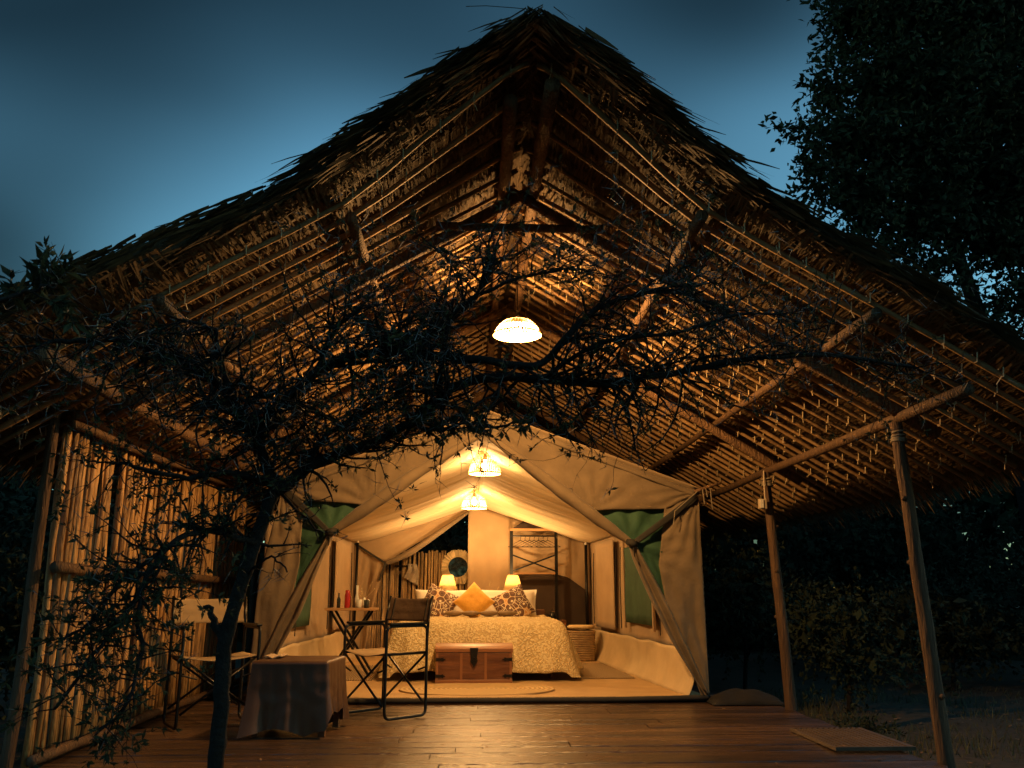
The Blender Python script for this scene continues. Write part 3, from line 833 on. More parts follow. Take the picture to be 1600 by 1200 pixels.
# bed
BX, BY0, BY1 = .09, 9.25, 11.4
bed = thing('bed', (BX, 10.3, FZ), 'double bed with a cream and gold patterned bedspread in the tent', 'bed')
b = MB(); b.box((BX - .82, BY0 + .08, .22), (BX + .82, BY1, .40)); b.build('mattress_base', 'chest_wood', bed, bevel=.01)
for sx in (-.75, .75):
    for yy in (BY0 + .18, BY1 - .1):
        b = MB(); b.lathe(((.03, 0), (.035, .18)), (BX + sx, yy, FZ), 8, True, True); b.build('leg', 'chest_wood', bed)
def spread(u, v):
    # u across, v from head to foot; cloth lies on the top then falls and flares
    hw, L = .84, BY1 - BY0 - .1
    drop = .50
    su = (u - .5) * 2 * (hw + drop); sv = v * (L + drop)
    ox = max(0, abs(su) - hw); oy = max(0, sv - L)
    sgn = 1 if su > 0 else -1
    x = BX + sgn * min(abs(su), hw); y = BY1 - .1 - min(sv, L)
    ov = math.hypot(ox, oy) if (ox and oy) else max(ox, oy)
    z = .612 + .026 * N3(x * 2.6, y * 3) + .016 * abs(N3(x * 7, y * 6, 4)) + .008 * N3(x * 15, y * 14)
    edge = .06
    if ov > 0:
        t = min(1, ov / edge)
        fall = max(0, ov - edge * .5)
        flare = .05 * t + (.36 if sgn > 0 else .26) * fall
        wave = .020 * N3(x * 11, y * 11, z * 4) + .036 * math.sin((y if ox > oy else x) * 19 + 2 * N3(x * 2, y * 2)) * min(1, fall * 3)
        dx, dy = (ox, oy) if (ox and oy) else ((1, 0) if ox else (0, 1))
        n = math.hypot(dx, dy); dx, dy = dx / n, dy / n
        x += sgn * dx * (flare + wave); y -= dy * (flare + wave)
        z -= .03 * t + fall * .97
        if ox and oy: z = max(z, .06)
    zmin = .17 if not ox else .10
    if oy and not ox: zmin = .17 + .03 * math.sin(x * 5 + 1)
    return (x, y, max(z, zmin * .8))
b = MB(); b.grid(spread, 110, 90); b.build('bedspread', 'bedspread', bed, smooth=True, solid=.006)
b = MB(); b.box((BX - .88, BY1 + .005, .05), (BX + .86, BY1 + .055, .70)); b.build('headboard', 'chest_wood', bed, bevel=.01)

def cushion(name, c, w, h, th, rot, m, label, cat='cushion', grp=None, uv=False, puff=.5):
    t = MB(); n = 18; verts_uv = []
    R = Matrix.Rotation(rot[2], 3, 'Z') @ Matrix.Rotation(rot[0], 3, 'X') @ Matrix.Rotation(rot[1], 3, 'Y')
    for s in (1, -1):
        for i in range(n + 1):
            for j in range(n + 1):
                a, d = i / n * 2 - 1, j / n * 2 - 1
                f = max(0, (1 - a ** 4) * (1 - d ** 4)) ** puff
                pin = 1 - .07 * (1 - abs(a) ** 1.5) * abs(d) ** 3; pin2 = 1 - .07 * (1 - abs(d) ** 1.5) * abs(a) ** 3
                p = Vector((a * w / 2 * pin2, -s * f * th / 2 - s * .004, d * h / 2 * pin))
                p += Vector((0, .008 * N3(a * 3 + c[0] * 7, d * 3, s) * f, 0))
                t.v.append(Vector(c) + R @ p); verts_uv.append((i / n, j / n))
    N_ = (n + 1) * (n + 1)
    for i in range(n):
        for j in range(n):
            a = i * (n + 1) + j
            t.f.append((a, a + n + 1, a + n + 2, a + 1)); a += N_; t.f.append((a, a + 1, a + n + 2, a + n + 1))
    for i in range(n):
        for (a, b_) in ((i * (n + 1), (i + 1) * (n + 1)), (i * (n + 1) + n, (i + 1) * (n + 1) + n), (i, i + 1), (n * (n + 1) + i, n * (n + 1) + i + 1)):
            t.f.append((a, b_, b_ + N_, a + N_))
    o = t.build(name, m, None, smooth=True, uvs=verts_uv)
    return tag(o, label, cat, grp)
lean = -math.radians(22)
cushion('pillow', (BX - .42, 11.20, .745), .78, .44, .17, (lean, 0, 0), 'white_linen', 'cream bed pillow on the left behind the patterned cushion', 'pillow', 'cream pillows against the headboard')
cushion('pillow', (BX + .36, 11.20, .745), .78, .44, .17, (lean, 0, 0), 'white_linen', 'cream bed pillow on the right under the right bedside lamp', 'pillow', 'cream pillows against the headboard')
cushion('patterned_cushion', (BX - .50, 10.98, .77), .42, .42, .15, (lean, math.radians(28), .1), 'cushion_print', 'brown and black circle-print cushion on the left of the bed', 'cushion', 'printed cushions on the bed')
cushion('patterned_cushion', (BX + .42, 10.98, .76), .44, .42, .15, (lean, math.radians(-28), -.1), 'cushion_print', 'brown and black circle-print cushion on the right of the bed', 'cushion', 'printed cushions on the bed')
cushion('mustard_cushion', (BX - .06, 10.84, .80), .37, .37, .14, (lean, math.radians(45), 0), 'mustard', 'plain mustard yellow cushion standing on its corner in the middle of the bed', 'cushion')
# folded towels shaped like leaves at the middle of the bed
for k, x in enumerate((-.30, -.10, .12, .34)):
    b = MB()
    def lf(u, v, x=x, k=k):
        w = .055 * math.sin(math.pi * min(1, max(0, u))) ** .7 + .003
        a = v * 2 * math.pi
        return (BX + x + (u - .5) * .24, 10.62 + math.cos(a) * w * 1.2, .64 + .028 + math.sin(a) * w * .62 + .025 * (u - .5) ** 2)
    b.grid(lf, 14, 10)
    lab = ('leftmost', 'second from left', 'third from left', 'rightmost')[k]
    tag(b.build('folded_towel', 'leaf_dec', None, smooth=True), f'brown leaf-shaped folded towel on the bedspread, {lab} of four', 'towel', 'folded towels on the bed')

# wooden chest
cx0, cx1, cy0, cy1 = -.345, .405, 8.80, 9.20
chest = thing('wooden_chest', ((cx0 + cx1) / 2, 9.0, FZ + .012), 'reddish wooden storage chest with iron lock at the foot of the bed', 'chest')
b = MB(); b.box((cx0, cy0, .055), (cx1, cy1, .34)); b.build('body', 'chest_wood', chest, bevel=.006)
b = MB(); n = 10
prof = [(cy0 - .01, .343), (cy0 - .01, .375)] + [(lerp(cy0 - .01, cy1 + .01, .5) - .21 * math.cos(k / n * math.pi), .375 + .045 * math.sin(k / n * math.pi)) for k in range(1, n)] + [(cy1 + .01, .375), (cy1 + .01, .343)]
for xx in (cx0 - .01, cx1 + .01):
    for py, pz in prof: b.v.append(V(xx, py, pz))
m_ = len(prof)
for j in range(m_): b.f.append((j, (j + 1) % m_, m_ + (j + 1) % m_, m_ + j))
b.f.append(tuple(reversed(range(m_)))); b.f.append(tuple(range(m_, 2 * m_)))
lid = b.build('lid', 'chest_trim', chest, bevel=.004)
for xx in (cx0 + .012, cx0 + .25, cx0 + .49, cx1 - .012):
    b = MB(); b.box((xx - .012, cy0 - .010, .055), (xx + .012, cy0 - .002, .34)); b.build('slat', 'chest_trim', chest)
    b = MB(); b.box((xx - .013, cy0 - .022, .345), (xx + .013, cy0 - .011, .376)); b.build('lid_strap', 'chest_trim', lid)
b = MB(); b.box((cx0 - .004, cy0 - .012, .052), (cx1 + .004, cy1 + .004, .085)); b.build('plinth', 'chest_trim', chest, bevel=.004)
mx = (cx0 + cx1) / 2
b = MB(); b.v += [V(mx + x, cy0 - .030, z) for x, z in ((-.042, .385), (.042, .385), (.03, .30), (.036, .26), (0, .20), (-.036, .26), (-.03, .30))]; b.f.append(tuple(range(7))); b.build('lock_plate', 'iron', chest, solid=.012)
b = MB(); b.tube([V(mx + .018 * math.cos(a), cy0 - .04, .27 + .024 * math.sin(a)) for a in [k / 12 * 6.283 for k in range(13)]], .005, 5, cap=False); b.build('lock_ring', 'iron', chest)
for s, x0 in ((1, cx0), (-1, cx1)):
    for z in (.275, .12):
        b = MB(); b.v += [V(x0 + s * x, cy0 - .012, z + q) for x, q in ((0, .016), (.05, .012), (.075, .02), (.075, .010), (.10, 0), (.075, -.010), (.075, -.02), (.05, -.012), (0, -.016))]
        b.f.append(tuple(range(9))); b.build('hinge', 'iron', chest, solid=.006)

# rugs
def flat_thing(name, m, pts, z, label, th=.008, cat='rug'):
    b = MB(); n = len(pts)
    for zz in (z, z + th):
        for x, y in pts: b.v.append(V(x, y, zz))
    b.f.append(tuple(reversed(range(n)))); b.f.append(tuple(range(n, 2 * n)))
    for j in range(n): b.f.append((j, (j + 1) % n, n + (j + 1) % n, n + j))
    c = V(sum(p[0] for p in pts) / n, sum(p[1] for p in pts) / n, z)
    for v in b.v: v -= c
    o = b.build(name, m); o.location = c
    return tag(o, label, cat)
flat_thing('oval_rug', 'oval_rug', [(.06 + .72 * math.cos(a), 8.32 + .52 * math.sin(a)) for a in [k / 48 * 6.2832 for k in range(48)]], .043, 'oval braided straw rug on the tent floor in front of the chest', .012)
flat_thing('woven_rug', 'runner', [(1.10, 9.3), (1.72, 9.3), (1.66, 11.2), (1.06, 11.2)], .043, 'dark patterned woven rug on the floor right of the bed')
flat_thing('woven_rug', 'runner', [(-1.55, 9.2), (-1.0, 9.2), (-1.0, 11.0), (-1.55, 11.0)], .043, 'dark patterned woven rug on the floor left of the bed')
fr = flat_thing('threshold_mat', 'matting', [(-.85, 7.70), (1.25, 7.70), (1.25, 7.86), (-.85, 7.86)], .042, 'pale fringed straw mat along the tent threshold', .007)
b = MB()
for k in range(120):
    x = -.85 + 2.1 * k / 119; b.bar((x, 7.71, .046), (x + rr(-.006, .006), 7.675, .044), .006, .003)
o = b.build('fringe', 'raffia', fr); tag(o, kind='stuff')

# bedside tables with lamps
def bedside(x, y, lab_t, lab_l, grp):
    t = thing('bedside_table', (x, y, FZ), lab_t, 'table', 'bedside tables')
    b = MB(); b.box((x - .2, y - .17, .63), (x + .2, y + .17, .66)); b.build('table_top', 'chest_wood', t, bevel=.004)
    for sx in (-.17, .17):
        for sy in (-.14, .14):
            b = MB(); b.box((x + sx - .018, y + sy - .018, FZ), (x + sx + .018, y + sy + .018, .63)); b.build('leg', 'chest_wood', t)
def table_lamp(x, y, z, lab):
    t = thing('table_lamp', (x, y, z), lab, 'lamp', 'bedside lamps')
    b = MB(); b.lathe(((.0, 0), (.065, 0), (.065, .012), (.025, .03), (.02, .1), (.032, .15), (.018, .21), (.01, .33)), (x, y, z), 16); b.build('lamp_base', 'raffia', t, smooth=True)
    b = MB(); b.lathe(((.128, .29), (.068, .48)), (x, y, z), 28); s = b.build('lamp_shade', 'lampshade', t, smooth=True, solid=.003)
    for r_, z_ in ((.128, .29), (.068, .48)):
        b = MB(); b.tube([V(x + r_ * math.cos(a), y + r_ * math.sin(a), z + z_) for a in [k / 24 * 6.2832 for k in range(25)]], .004, 5, cap=False); b.build('trim', 'raffia', s)
    b = MB(); b.lathe(((.01, 0), (.024, .02), (.024, .04), (.01, .06)), (x, y, z + .36), 10, True, True); b.build('bulb', 'bulb', t, smooth=True)
    lamp('glow', (x, y, z + .455), 42, WARM, .03, t)
bedside(-.36, 11.80, 'wooden bedside table mostly hidden behind the left pillow', '', '')
bedside(.62, 11.80, 'wooden bedside table mostly hidden behind the right pillow', '', '')
table_lamp(-.325, 11.80, .662, 'lit table lamp with a cream cone shade in front of the round mirror')
table_lamp(.555, 11.80, .662, 'lit table lamp with a cream cone shade beside the clothes rack')
# dried grass behind the bed
vase = thing('dried_grass_vase', (.22, 12.15, FZ), 'pottery vase of dried grass stems between the two bedside lamps', 'vase')
b = MB(); b.lathe(((.0, 0), (.07, 0), (.11, .18), (.10, .34), (.05, .46), (.06, .5)), (.22, 12.15, FZ), 16); b.build('vase_body', 'pottery', vase, smooth=True)
b = MB()
for k in range(26):
    a = rr(-.2, 1.1); L = rr(.45, .72); p = V(.22, 12.15, .5); e = p + V(math.sin(a) * L * .8, rr(-.12, .1), math.cos(a) * L * .75)
    m_ = p.lerp(e, .6) + V(-.03, 0, .03); b.tube([p, m_, e], [.003, .003, .002], 4)
    if k % 2: b.tube([e, e + (e - m_) * .35], [.012, .002], 5)
tag(b.build('grass_stems', 'dry_grass', vase), kind='stuff')
# clothes rack with hangers
rack = thing('clothes_rack', (.88, 12.35, FZ), 'dark metal clothes rack with crossed braces at the back wall of the tent', 'rack')
for x in (.56, 1.20):
    b = MB(); b.box((x - .022, 12.33, FZ), (x + .022, 12.375, 1.77)); b.build('upright', 'black_metal', rack)
b = MB(); b.box((.535, 12.30, 1.772), (1.225, 12.40, 1.805)); b.build('top_shelf', 'wood_top', rack, bevel=.003)
b = MB(); b.tube([V(.56, 12.35, 1.70), V(1.20, 12.35, 1.70)], .011, 8); b.build('hanging_rail', 'black_metal', rack)
for a, c in (((.58, 12.35, 1.43), (1.18, 12.35, 1.21)), ((.58, 12.362, 1.21), (1.18, 12.362, 1.43))):
    b = MB(); b.bar(a, c, .012, .022); b.build('cross_brace', 'black_metal', rack)
b = MB(); b.box((.582, 12.31, 1.165), (1.178, 12.39, 1.187)); b.build('shelf', 'wood_top', rack)
b = MB(); b.box((.582, 12.31, .22), (1.178, 12.39, .242)); b.build('shelf', 'wood_top', rack)
for k in range(7):
    x = .68 + k * .065; hx = x + .03; dy = rr(-.02, .02)
    b = MB(); z0 = 1.70
    b.tube([V(x, 12.35, z0 + .013), V(x + .02, 12.35, z0 - .0), V(x + .01, 12.35, z0 - .03), V(x + .01, 12.35 + dy, z0 - .06)], .0035, 4)
    b.tube([V(x + .01, 12.35 + dy, z0 - .06), V(x + .19, 12.35 + dy * 3, z0 - .155), V(x - .17, 12.35 - dy * 3, z0 - .155), V(x + .01, 12.35 + dy, z0 - .06)], .0045, 4)
    b.build('hanger', 'iron', None)
    o = bpy.context.scene.objects[-1]; tag(o, 'dark wire clothes hanger on the clothes rack, ' + ('leftmost of the seven', 'second from left', 'third from left', 'the middle one of seven', 'third from right', 'second from right', 'rightmost of the seven')[k], 'hanger', 'hangers on the clothes rack')
# basket
bk = thing('laundry_basket', (1.46, 11.75, FZ), 'woven straw laundry basket with lid right of the bed', 'basket')
for k in range(13):
    z = .02 + k * .029; r = .0155
    b = MB(); b.tube([V(1.46 + (.165 + .012 * k / 12) * math.copysign(abs(math.cos(a)) ** .6, math.cos(a)), 11.75 + .15 * math.copysign(abs(math.sin(a)) ** .6, math.sin(a)), FZ + z) for a in [q / 28 * 6.2832 for q in range(29)]], r, 6, cap=False)
    b.build('coil', 'basket', bk, smooth=True)
b = MB(); b.lathe(((.0, .40), (.16, .405), (.182, .415), (.182, .435), (.16, .45), (0, .455)), (1.46, 11.75, FZ), 24, sx=1.0, sy=.9); b.build('lid', 'raffia', bk, smooth=True)
# little stand with a kettle right of the bed
st = thing('luggage_stand', (1.12, 11.9, FZ), 'low dark wooden stand beside the right side of the bed', 'stand')
b = MB(); b.box((.95, 11.75, .52), (1.27, 12.05, .55)); b.build('stand_top', 'chest_wood', st)
for sx in (.97, 1.25):
    for sy in (11.77, 12.03):
        b = MB(); b.box((sx - .015, sy - .015, FZ), (sx + .015, sy + .015, .52)); b.build('leg', 'chest_wood', st)
kt = thing('kettle', (1.1, 11.88, .55), 'small dark kettle on the stand right of the bed', 'kettle')
b = MB(); b.lathe(((0, 0), (.05, 0), (.055, .05), (.035, .1), (.0, .11)), (1.1, 11.88, .552), 14); b.build('kettle_body', 'black_metal', kt, smooth=True)
b = MB(); b.tube([V(1.06, 11.86, .60), V(1.0, 11.84, .64)], [.012, .006], 6); b.build('spout', 'black_metal', kt)
b = MB(); b.tube([V(1.1 + .045 * math.cos(a), 11.88, .645 + .05 * math.sin(a)) for a in [k / 8 * math.pi for k in range(9)]], .005, 5); b.build('handle', 'black_metal', kt)

# folding side table with bottles
ft = thing('folding_table', (-1.30, 9.75, FZ), 'small folding table with wooden top and crossed black legs inside the doorway', 'table')
tx0, tx1, ty0, ty1, tz = -1.58, -1.04, 9.55, 9.98, .75
for k in range(4):
    yy = lerp(ty0, ty1, k / 4); b = MB(); b.box((tx0, yy + .003, tz - .025), (tx1, yy + (ty1 - ty0) / 4 - .003, tz)); b.build('slat', 'wood_top', ft, bevel=.003)
for yy in (ty0 + .05, ty1 - .05):
    for a, c, dy in (((tx0 + .06, tz - .026), (tx1 - .04, FZ), 0), ((tx1 - .06, tz - .026), (tx0 + .04, FZ), .026)):
        b = MB(); b.bar((a[0], yy + dy, a[1]), (c[0], yy + dy, c[1]), .024, .045, (0, 1, 0)); b.build('leg', 'black_metal', ft)
def bottle(name, x, y, prof, m, lab, cat='bottle'):
    b = MB(); b.lathe([(r, z) for r, z in prof], (0, 0, 0), 14, True, True)
    o = b.build(name, m, None, smooth=True); o.location = (x, y, tz + .001); tag(o, lab, cat)
bottle('red_bottle', -1.36, 9.7, ((.03, 0), (.032, .02), (.032, .13), (.026, .16), (.026, .185), (.018, .19)), 'red_glass', 'red bottle standing on the folding table')
bottle('slim_bottle', -1.46, 9.74, ((.02, 0), (.022, .09), (.01, .12), (.01, .16)), 'dark_glass', 'slim dark bottle left of the red bottle on the folding table')
bottle('tall_glass', -1.26, 9.72, ((.02, 0), (.024, .10), (.012, .15), (.014, .24)), 'clear_glass', 'tall clear glass bottle right of the red bottle on the folding table')
bottle('short_glass', -1.22, 9.62, ((.024, 0), (.027, .03), (.027, .09)), 'clear_glass', 'short clear glass in front of the tall bottle on the folding table', 'glass')
bottle('dark_cup', -1.14, 9.62, ((.03, 0), (.032, .085)), 'dark_glass', 'short dark cup near the right end of the folding table', 'cup')
sp = thing('sprig_vase', (-1.19, 9.8, tz + .001), 'slim vase with wispy twigs on the folding table', 'vase')
b = MB(); b.lathe(((.018, 0), (.024, .05), (.012, .11)), (-1.19, 9.8, tz + .001), 12, True, True); b.build('vase_body', 'clear_glass', sp, smooth=True)
b = MB()
for k in range(9):
    e = V(-1.19 + rr(-.12, .12), 9.8 + rr(-.05, .05), tz + rr(.16, .27)); b.tube([V(-1.19, 9.8, tz + .09), e], .0022, 4)
    b.tube([e, e + V(rr(-.01, .01), 0, .015)], [.008, .002], 5)
tag(b.build('twigs', 'dry_grass', sp), kind='stuff')

# ---------------------------------------------------------------- screen of sticks behind the tent, with mirror and towel
YF = 13.2
scr = thing('stick_screen', (-.5, YF, 0), 'upright stick screen, lamp light put into its colour, seen through the rear tent door', 'screen')
x = -2.2
while x < 1.0:
    r = rr(.013, .023); h = 1.50 + rr(-.03, .04)
    b = MB(); bot = V(x, YF + rr(-.01, .01), 0); top = V(x + rr(-.02, .02), YF + rr(-.012, .012), h)
    b.tube([bot, bot.lerp(top, .33) + V(rr(-.007, .007), 0, 0), bot.lerp(top, .66) + V(rr(-.007, .007), 0, 0), top], [r * rr(.9, 1.1) for _ in range(4)], 7, lump=.12, seed=x * 9)
    b.build('stick', 'stick_lit', scr, smooth=True); x += r * 1.95
for z in (.4, 1.2):
    b = MB(); b.tube([V(-2.2, YF + .04, z), V(-.6, YF + .045, z + .01), V(1.0, YF + .04, z)], .025, 8); b.build('rail', 'pole', scr, smooth=True)
MX, MZ, MY = -.21, 1.285, YF - .05
mir = thing('round_mirror', (MX, MY, MZ), 'round mirror with a raffia sunburst frame on the stick screen', 'mirror')
b = MB(); b.lathe(((.0, 0), (.155, 0), (.155, .012), (.0, .012)), (0, 0, 0), 36)
R_ = Matrix.Rotation(math.pi / 2, 3, 'X')
b.v = [Vector((MX, MY, MZ)) + R_ @ v for v in b.v]; b.build('glass', 'mirror', mir)
b = MB()
for k in range(64):
    a = k / 64 * 6.2832; l = .255 + rr(-.012, .015); d = V(math.cos(a), 0, math.sin(a)); s = V(-math.sin(a), 0, math.cos(a)) * .0115
    c = V(MX, MY - .016 + rr(-.004, .004), MZ); i_ = len(b.v)
    b.bar(c + d * .148, c + d * l, .020, .012, (0, 1, 0))
tag(b.build('raffia_frame', 'raffia', mir), kind='stuff')
b = MB(); b.tube([V(MX + .155 * math.cos(a), MY - .022, MZ + .155 * math.sin(a)) for a in [k / 36 * 6.2832 for k in range(37)]], .009, 6, cap=False); b.build('inner_ring', 'raffia', mir, smooth=True)
tr = thing('towel_rail', (-1.0, YF - .05, 1.30), 'short dark towel rail on the stick screen', 'rail')
b = MB(); b.tube([V(-1.16, YF - .06, 1.30), V(-.88, YF - .06, 1.30)], .012, 8); b.build('bar', 'iron', tr)
for x in (-1.15, -.89):
    b = MB(); b.tube([V(x, YF - .06, 1.30), V(x, YF - .015, 1.30)], .01, 6); b.build('bracket', 'iron', tr)
b = MB()
b.grid(lambda u, v: (-.90 + (u - .5) * (.13 + .08 * v) + .02 * math.sin(v * 4), YF - .078 - .02 * math.sin(u * 11 + v * 2), 1.33 - v * (.20 + .12 * u)), 14, 14)
tag(b.build('towel', 'towel', None, smooth=True, solid=.012), 'beige towel hung over the rail on the stick screen', 'towel')
# ================================================================== THINGS ON THE DECK
def director_chair(loc, face, label, back_m, seat_m='chair_cloth'):
    """local x = width, local y = towards the back"""
    rz = math.atan2(-face[1], -face[0]) - math.pi / 2
    t = thing('director_chair', (loc[0], loc[1], .004), label, 'chair', 'folding director chairs on the deck', rz)
    hw, hd, arm, r = .265, .195, .665, .0115
    def rounded(pts, rad=.05, n=4):
        out = []; m = len(pts)
        for i in range(m):
            p, a, c = pts[i], pts[i - 1], pts[(i + 1) % m]
            p0 = p + (a - p).normalized() * rad; p1 = p + (c - p).normalized() * rad
            for k in range(n + 1):
                q = k / n; out.append(p0 * (1 - q) ** 2 + p * 2 * q * (1 - q) + p1 * q * q)
        out.append(out[0].copy()); return out
    for s in (-1, 1):
        x = s * hw
        b = MB(); b.tube(rounded([V(x, -hd, .012), V(x, hd, .012), V(x, hd, arm), V(x, -hd, arm)]), r, 8, cap=False)
        f = b.build('side_frame', 'black_metal', t, smooth=True, local=True)
        b = MB(); b.box((x - .022, -hd + .02, arm + .008), (x + .022, hd - .01, arm + .026)); b.build('armrest', 'black_metal', f, local=True, bevel=.006)
        b = MB(); b.tube([V(x, hd, arm - .1), V(x, hd + .012, .72), V(x, hd + .05, .885)], r, 8); b.build('back_post', 'black_metal', t, smooth=True, local=True)
        b = MB(); b.tube([V(s * (hw - .02), -hd, .462), V(s * (hw - .02), hd, .462)], .010, 8); b.build('seat_tube', 'black_metal', t, smooth=True, local=True)
        for y in (-hd, hd):
            b = MB(); b.tube([V(s * (hw - .02), y + s * .009, .455), V(-s * hw * .93, y + s * .009, .10)], .009, 6); b.build('cross_brace', 'black_metal', t, smooth=True, local=True)
            b = MB(); b.tube([V(s * hw, y, .36), V(s * (hw - .11), y + s * .012, .33)], .007, 6); b.build('hinge_link', 'black_metal', t, local=True)
    b = MB(); b.grid(lambda u, v: (lerp(-hw + .01, hw - .01, u), lerp(-hd, hd, v), .474 - .03 * math.sin(u * math.pi) + .004 * N3(u * 5, v * 4, 2)), 14, 10)
    b.build('seat', seat_m, t, smooth=True, local=True, solid=.006)
    def bf(u, v):
        z = lerp(.69, .875, v); y = hd + .012 + (z - .72) * .23 + .03 * math.sin(u * math.pi) + .006 * N3(u * 7, v * 5, 1)
        return (lerp(-hw - .012, hw + .012, u), y, z - .012 * math.sin(u * math.pi) * v)
    b = MB(); b.grid(bf, 20, 10); bk_ = b.build('backrest', back_m, t, smooth=True, local=True, solid=.008)
    for u0 in (.13, .87):
        b = MB(); b.grid(lambda u, v: Vector(bf(u0 - .012 + .024 * u, v)) + V(0, -.007, 0), 2, 8); b.build('seam', 'strap' if back_m == 'chair_cloth' else seat_m, bk_, smooth=True, local=True, solid=.004)
    return t
director_chair((-.665, 6.95), (-.73, -.68), 'brown canvas director chair with black tubular frame before the tent door', 'chair_cloth', 'chair_cream')
director_chair((-1.86, 6.55), (.50, -.866), 'cream-backed director chair half hidden behind the thorn tree trunk', 'chair_cream', 'chair_cream')

# table under a brown cover
ct = thing('covered_table', (-1.17, 6.2, .004), 'low square table draped with a creased brown oilcloth', 'table', None, math.radians(-4))
hx, hy, hz = .245, .25, .47
for sx in (-.22, .22):
    for sy in (-.2, .2):
        b = MB(); b.box((sx - .02, sy - .02, 0), (sx + .02, sy + .02, hz - .025)); b.build('leg', 'chest_wood', ct, local=True)
b = MB(); b.box((-hx + .01, -hy + .01, hz - .024), (hx - .01, hy - .01, hz - .004)); b.build('table_top', 'wood_top', ct, local=True)
def cover(u, v):
    a = u * 4; side_i = int(a) % 4; f = a - int(a)
    C_ = [(-hx, -hy), (hx, -hy), (hx, hy), (-hx, hy)]
    p, q = C_[side_i], C_[(side_i + 1) % 4]
    x, y = lerp(p[0], q[0], f), lerp(p[1], q[1], f)
    if v < .3:
        k = v / .3; return (x * k, y * k, hz + .004 + .004 * N3(x * k * 9, y * k * 9, 2))
    d = (v - .3) / .7
    corner = max(0, 1 - min(f, 1 - f) / .17)
    L = .455 - .05 * abs(math.sin(u * 17)) * d - (.10 if side_i == 1 and f < .7 else 0) * d
    n = Vector((x, y, 0)).normalized(); side_n = Vector(((0, -1), (1, 0), (0, 1), (-1, 0))[side_i]).to_3d()
    out = .012 + d * (.008 + .05 * corner ** 1.5) + .058 * d * (mn.noise(Vector((u * 17, d * .6, 3))) + .4 * mn.noise(Vector((u * 40, d * 1.1, 6))))
    out += .006 * mn.noise(Vector((u * 24, d * 6, 8))) * math.sin(d * math.pi)
    nn = side_n.lerp(n, corner * .8)
    return (x + nn.x * out, y + nn.y * out, hz + .003 - .012 * min(1, d * 12) - L * d)
b = MB(); b.grid(cover, 160, 46); b.build('cover', 'oilcloth', ct, smooth=True, local=True)
b = MB(); b.grid(lambda u, v: (-.24 + .12 * u, -.06 + .2 * v, hz + .012 + .012 * abs(N3(u * 6, v * 5, 2)) + .008 * math.sin(u * 9)), 14, 14)
o = b.build('folded_cloth', 'canvas', None, smooth=True, solid=.008); o.location = (-1.17, 6.2, .004); tag(o, 'crumpled pale cloth lying on the corner of the covered table', 'cloth')

# slatted doormat on the deck edge
dm = thing('slatted_doormat', (2.4, 5.68, .004), 'slatted wooden doormat lying at the right edge of the deck', 'doormat')
for k in range(12):
    x = 2.19 + k * .0375; b = MB(); b.box((x, 5.32, .008), (x + .020, 6.04, .030)); b.build('slat', 'doormat', dm)
for y in (5.31, 6.03):
    b = MB(); b.box((2.175, y - .012, .008), (2.63, y + .012, .030)); b.build('rail', 'doormat', dm)
for x in (2.168, 2.63):
    b = MB(); b.box((x - .01, 5.30, .008), (x + .012, 6.05, .029)); b.build('rail', 'doormat', dm)
# junction box on the post
jb = thing('junction_box', (2.46, 7.12, 1.58), 'small pale electrical box fixed to the right-hand post', 'box')
b = MB(); b.box((2.415, 7.105, 1.60), (2.482, 7.15, 1.685)); b.build('box_body', 'plastic_box', jb, bevel=.006)
b = MB(); b.box((2.422, 7.098, 1.607), (2.452, 7.104, 1.678)); b.build('box_cover', 'white_linen', jb, bevel=.003)
b = MB(); b.tube([V(2.475, 7.13, 1.685), V(2.478, 7.14, 1.8), V(2.49, 7.16, 1.93)], .006, 6); b.build('conduit', 'plastic_box', jb)
# tarp heaped by the deck and a stone
b = MB(); b.grid(lambda u, v: (2.02 + .62 * u, 7.42 + .35 * v, .005 + .11 * math.sin(u * math.pi) ** .6 * math.sin(v * math.pi) ** .7 * (1 + .3 * N3(u * 4, v * 3)) ), 20, 14)
tag(b.build('heaped_tarp', 'tarp', None, smooth=True, solid=.006), 'low heap of dark tarpaulin between the tent corner and the post', 'tarp')
b = MB()
bm = bmesh.new(); bmesh.ops.create_icosphere(bm, subdivisions=3, radius=1)
for v in bm.verts:
    n_ = 1 + .18 * mn.noise(v.co * 1.6); v.co = Vector((v.co.x * .10 * n_, v.co.y * .09 * n_, v.co.z * .075 * n_))
me = bpy.data.meshes.new('stone'); bm.to_mesh(me); bm.free(); me.materials.append(M['litter'])
for p in me.polygons: p.use_smooth = True
o = link(bpy.data.objects.new('stone', me)); o.location = at(1562, 1146, 5.3); o.location.z = ground_z(o.location.x, 5.3) + .03
tag(o, 'rounded reddish stone on the ground at the far right', 'stone')

# ================================================================== VEGETATION
def leaf(mb, p, d, n, L, w):
    """pointed leaf, folded along its midrib: two triangles-fans"""
    s = d.cross(n)
    if s.length < 1e-4: s = d.cross(V(.3, .5, .8))
    s.normalize(); up = s.cross(d)
    i = len(mb.v); m_ = p + d * L * .45
    mb.v += [p, m_ + s * w + up * w * .3, p + d * L, m_ - s * w + up * w * .3]
    mb.f += [(i, i + 1, i + 2), (i, i + 2, i + 3)]
def rdir(up=0.0):
    while True:
        d = V(rr(-1, 1), rr(-1, 1), rr(-1, 1))
        if .1 < d.length < 1: return (d.normalized() + V(0, 0, up)).normalized()

